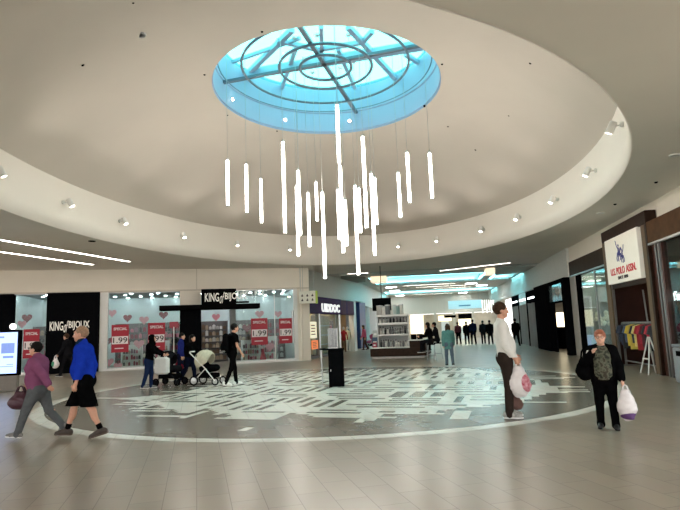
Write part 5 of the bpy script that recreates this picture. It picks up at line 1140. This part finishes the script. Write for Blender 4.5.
far('person in maroon far down the mall, left of the dark couple', (459, 345), 100, 1.7, cloth('maroon', (92, 44, 50)), M_CBLK, vox=.03)
far('person in black far down the mall, left half of the dark couple', (467.5, 345), 90, 1.72, M_CBLK, M_CBLK, vox=.03)
far('person in navy far down the mall, right half of the dark couple', (474, 345), 95, 1.85, M_NAVY, M_CBLK, vox=.03, hem=-.2)
far('person in charcoal walking right of the dark couple far down the mall', (484, 344.5), 80, 1.75, M_CDRK, M_CDRK, vox=.03)
far('person in a dark coat, left of the man in white', (491, 345), 90, 1.75, M_CBLK, M_CDRK, vox=.03, hem=-.3)
far('man in black just right of the standing man in white', (517, 347), 100, 1.78, M_CBLK, M_CBLK, vox=.025)
SIT = dict(lean=8, legL=(82, 80, 0, 6), legR=(82, 80, 0, 6), armL=(30, 8, 50, 10), armR=(30, 8, 50, 10))
for k, (x, y, face, lab, hh) in enumerate([(432, 361, 160, 'person in black sitting on the left stool beside the kiosk', 'long'), (438.5, 359, 170, 'person in dark clothes sitting on the right stool beside the kiosk', 'short')]):
    p = flr(x, y); st = thing('bar_stool', 'metal stool under the %s seated person beside the kiosk' % ('left' if k == 0 else 'right'), 'stool', p, 0)
    mb = MB(); mb.lathe([(.001, .7), (.18, .7), (.19, .73), (.17, .76), (.001, .76)], n=14); obj('seat', mb, M_MATTE, st)
    for sx_ in (-1, 1):
        for sy_ in (-1, 1): mb = MB(); mb.tube([(sx_*.13, sy_*.13, .7), (sx_*.2, sy_*.2, 0)], .015, 6); obj('leg', mb, M_STEEL, st)
    mb = MB(); mb.tube([(.17, .17, .25), (-.17, .17, .25), (-.17, -.17, .25), (.17, -.17, .25)], .01, 5, closed=True); obj('foot_ring', mb, M_STEEL, st)
    j = person(lab, p, face, 1.68, SIT, dict(tops=[(M_CBLK if k == 0 else M_CDRK, .026, 'long', -.03, {'collar': 1, 'name': 'jacket'})], botmat=M_CDRK, shoemat=M_SHB, hair=hh, hairmat=M_HBLK), .018, 1.0)
    b = j['body']; b.location.z += .83-(j['pel'].z-.08-b.location.z)+0.0

# ================================================================ bags, prams, backpack
def soft_bag(name, label, hand, w, d, h, m, rz, drop=.1, vox=.01, handle=True, hm=None, prints=(), group=None):
    """a soft bag hanging from a hand point: body, two handle loops and its print"""
    loc = Vector(hand)-Vector((0, 0, drop+h)); t = thing(name, label, 'bag', loc, rz, group)
    def fld(e):
        F = Field((-w, -d, -.08), (w, d, h+.1), vox); F.ell((0, 0, h*.36), (w*.5+e, d*.5+e, h*.38+e), .05); F.cone((-w*.2, 0, h*.4), (-w*.12, 0, h*.88), d*.42+e, d*.2+e, .06, (1.1, 1, 1)); F.cone((w*.2, 0, h*.4), (w*.12, 0, h*.88), d*.42+e, d*.2+e, .06, (1.1, 1, 1)); return F.wrinkle(.007, 30, 1)
    fld(0).mesh('bag_body', m, t)
    for pm, c, r in prints:
        F = fld(.003); s = fld(0); s.V[:] = .5; s.ell(c, r, .01); F.V = np.maximum(F.V, s.V); F.mesh('print', pm, t)
    if handle:
        for y in (-d*.15, d*.15): mb = MB(); mb.tube([(-w*.2, y, h*.84), (-w*.1, y*.6, h+drop*.7), (0, 0, h+drop), (w*.1, y*.6, h+drop*.7), (w*.2, y, h*.84)], .012, 6); obj('handle', mb, hm or m, t, True)
    return t
M_PLAS = mat('white plastic film', (226, 218, 218), .35, noise=.06, scale=14); M_PRD = mat('red print', (178, 36, 70), .4, noise=.1, rgb2=(224, 170, 180), scale=22)
soft_bag('shopping_bag', 'white plastic bag with red print hanging from the hands of the man in white', Cc['handR'], .32, .22, .52, M_PLAS, math.radians(0), .03, .011, prints=[(M_PRD, (.16, -.1, .24), (.15, .14, .17))])
soft_bag('shopping_bag', 'small brown bag below the hands of the man in white', Cc['handL']+Vector((-.1, .1, -.32)), .24, .16, .26, cloth('brown paper', (110, 84, 78)), 0.3, .28, .012)
soft_bag('shopping_bag', 'white plastic bag with purple print held by the short woman in camouflage', Dd['handL']+Vector((.04, 0, 0)), .22, .15, .46, M_PLAS, math.radians(-16), .04, .009, prints=[(mat('purple print', (92, 60, 110), .5), (.04, -.05, .07), (.14, .2, .05))])
tt = soft_bag('shoulder_bag', 'black shoulder bag with a white stripe beside the short woman in camouflage', Dd['shR']+Vector((-.10, .02, .02)), .22, .16, .34, M_CBLK, math.radians(-16), .12, .011)
mb = MB(); mb.box(-.1, -.07, -.10, -.085, .34, .44, .003).xf(Matrix.Rotation(.35, 4, 'Y')); obj('white_stripe', mb, M_WHITE, tt)
soft_bag('handbag', 'maroon handbag in front of the woman in the mauve top', A['handR']+Vector((-.02, -.06, .06)), .42, .2, .3, mat('maroon leather', (72, 38, 50), .5, noise=.15), math.radians(187), .08, .011)
soft_bag('shopping_bag', 'white and green bag of the person in front of the tall black portal', E5['handL']+Vector((0, -.1, .05)), .3, .18, .42, M_PLAS, math.radians(5), .12, .016, prints=[(mat('green print', (30, 130, 90), .5), (-.08, -.06, .18), (.09, .1, .12))])
soft_bag('shopping_bag', 'dark red bag beside the person in the dark blue jacket', E3['handL']+Vector((-.1, -.12, .05)), .3, .18, .36, cloth('dark red bag', (110, 30, 40)), 0, .1, .016)
t = thing('backpack', 'black backpack on the back of the man in the black T-shirt', 'backpack', E4['chest'], E4['body'].rotation_euler.z)
F = Field((-.3, -.45, -.45), (.3, .1, .3), .014); F.cone((0, -.25, -.25), (0, -.23, .1), .13, .115, .05, (1.15, .85, 1)).ell((0, -.33, -.2), (.12, .07, .12), .04); F.wrinkle(.004, 30, 2).mesh('pack', M_CBLK, t)
for s_ in (-1, 1): mb = MB(); mb.tube([(s_*.1, -.17, .14), (s_*.12, -.05, .2), (s_*.13, .1, .1), (s_*.14, .12, -.05), (s_*.13, -.1, -.22)], .02, 6); obj('strap', mb, M_CDRK, t, True)
mb = MB(); mb.box(-.14, .12, -.37, -.3, -.34, -.29, .01); obj('pocket_trim', mb, mat('grey trim', (120, 116, 112), .6), t)
def pram(label, loc, rz, m_body, m_hood, kind):
    t = thing('pushchair', label, 'pushchair', loc, rz)          # local +x is forward
    for x, y, r in ((-.3, -.27, .13 if kind else .1), (-.3, .27, .13 if kind else .1), (.42, -.24, .1), (.42, .24, .1)):
        mb = MB(); mb.tube([(x+r*math.cos(2*PI*i/18), y, r+.02+r*math.sin(2*PI*i/18)) for i in range(18)], .022, 6, closed=True); w = obj('wheel', mb, M_MATTE, t, True)
        mb = MB(); mb.lathe([(.001, -.02), (r*.75, -.012), (r*.75, .012), (.001, .02)], (x, y, r+.02), 14, 'y'); obj('hub', mb, M_STEEL if kind else M_CDRK, w)
    fm = M_WHITE if kind else M_CDRK
    for y in (-.25, .25):
        mb = MB(); mb.tube([(-.3, y, .14), (.1, y, .52), (.42, y*.95, .12)], .016, 6); obj('frame_tube', mb, fm, t)
        mb = MB(); mb.tube([(.42, y, .14), (.05, y, .55), (-.45, y, 1.0)], .016, 6); obj('handle_tube', mb, fm, t)
    mb = MB(); mb.tube([(-.45, -.25, 1.0), (-.5, -.15, 1.03), (-.5, .15, 1.03), (-.45, .25, 1.0)], .02, 6); obj('handlebar', mb, fm, t)
    mb = MB(); mb.box(-.28, .36, -.2, .2, .22, .36, .03); obj('basket', mb, M_MATTE, t)
    F = Field((-.5, -.35, .3), (.6, .35, 1.2), .018); F.cone((.3, 0, .52), (-.05, 0, .5), .14, .17, .04, (1, 1.25, .8)).cone((-.05, 0, .5), (-.22, 0, .85), .17, .15, .05, (.8, 1.4, 1)); F.mesh('seat', m_body, t)
    F = Field((-.55, -.4, .45), (.55, .4, 1.3), .018); F.ell((-.05, 0, .74), (.36, .27, .34), .03); F.ell((.1, 0, .66), (.36, .22, .3), .02, sub=True); F.clip((.5, 0, -.866), -.54); F.mesh('hood', m_hood, t)
    return t
M_CREAM = cloth('cream pram cloth', (206, 198, 176))
p = flr(169, 385.5); pram('dark pushchair with a white bag, pushed by the woman in the black headscarf', p, math.radians(-5), M_CDRK, M_CDRK, 0)
t = thing('shopping_bag', 'white boxy bag hanging on the handle of the dark pushchair', 'bag', p+Vector((-.02, -.42, .38)), 0)
mb = MB(); mb.box(-.22, .22, -.11, .11, 0, .52, .05); obj('bag_body', mb, mat('white cloth bag', (226, 224, 220), .6, noise=.04), t)
for y in (-.05, .05): mb = MB(); mb.tube([(-.12, y, .5), (-.08, y, .62), (.08, y, .62), (.12, y, .5)], .012, 6); obj('handle', mb, M_WHITE, t)
p = flr(207, 385); pram('cream pram with white frame pushed by the woman in the black jacket', p, math.radians(-8), M_MATTE, M_CREAM, 1)
p = flr(373, 349); pram('pink pushchair beside the woman in the pink top', p, math.radians(190), M_PINK, M_PINK, 1)
# ================================================================ light
w = bpy.data.worlds.new('daylight_and_fill'); SC.world = w; w.use_nodes = True; nt = w.node_tree
bg = nt.nodes['Background']; tc = nt.nodes.new('ShaderNodeTexCoord'); sep = nt.nodes.new('ShaderNodeSeparateXYZ'); rmp = nt.nodes.new('ShaderNodeValToRGB')
nt.links.new(tc.outputs['Generated'], sep.inputs[0]); nt.links.new(sep.outputs['Z'], rmp.inputs['Fac']); nt.links.new(rmp.outputs['Color'], bg.inputs['Color'])
rmp.color_ramp.elements[0].color = (.5, .49, .475, 1); rmp.color_ramp.elements[0].position = .0  # horizon part is added fill, coming in through the open back of the mall
rmp.color_ramp.elements[1].color = (.86, .96, .98, 1); rmp.color_ramp.elements[1].position = .7
bg.inputs['Strength'].default_value = WORLD
def spot(loc, tgt, e, col, size=1.2, blend=.8, r=.08):
    l = bpy.data.lights.new('spot_lamp', 'SPOT'); l.energy = e; l.color = col; l.spot_size = size; l.spot_blend = blend; l.shadow_soft_size = r
    o = bpy.data.objects.new('spot_lamp', l); COL.objects.link(o); o.location = loc; o.rotation_euler = (Vector(tgt)-Vector(loc)).to_track_quat('-Z', 'Y').to_euler()
for wv, inn in SPOT_LAMPS:                                  # the rim spotlights throw their light across and up into the dome
    L = wv+inn*.35; L.z = 5.75
    spot(L, Vector((OX, OY, 7.6))+inn*2.5, SPOT_E, (1.0, .93, .85), 2.3, 1.0, .25)
sc = SC
sc.view_settings.view_transform = 'Standard'; sc.view_settings.look = 'None'; sc.view_settings.gamma = 1.0; sc.view_settings.use_curve_mapping = False
sc.view_settings.exposure = EXPO
sc.cycles.use_denoising = True
try: sc.cycles.denoiser = 'OPENIMAGEDENOISE'
except Exception: pass
sc.cycles.max_bounces = 8; sc.cycles.diffuse_bounces = 4; sc.cycles.glossy_bounces = 4; sc.cycles.transparent_max_bounces = 12; sc.cycles.sample_clamp_indirect = 6; sc.cycles.caustics_reflective = False; sc.cycles.caustics_refractive = False
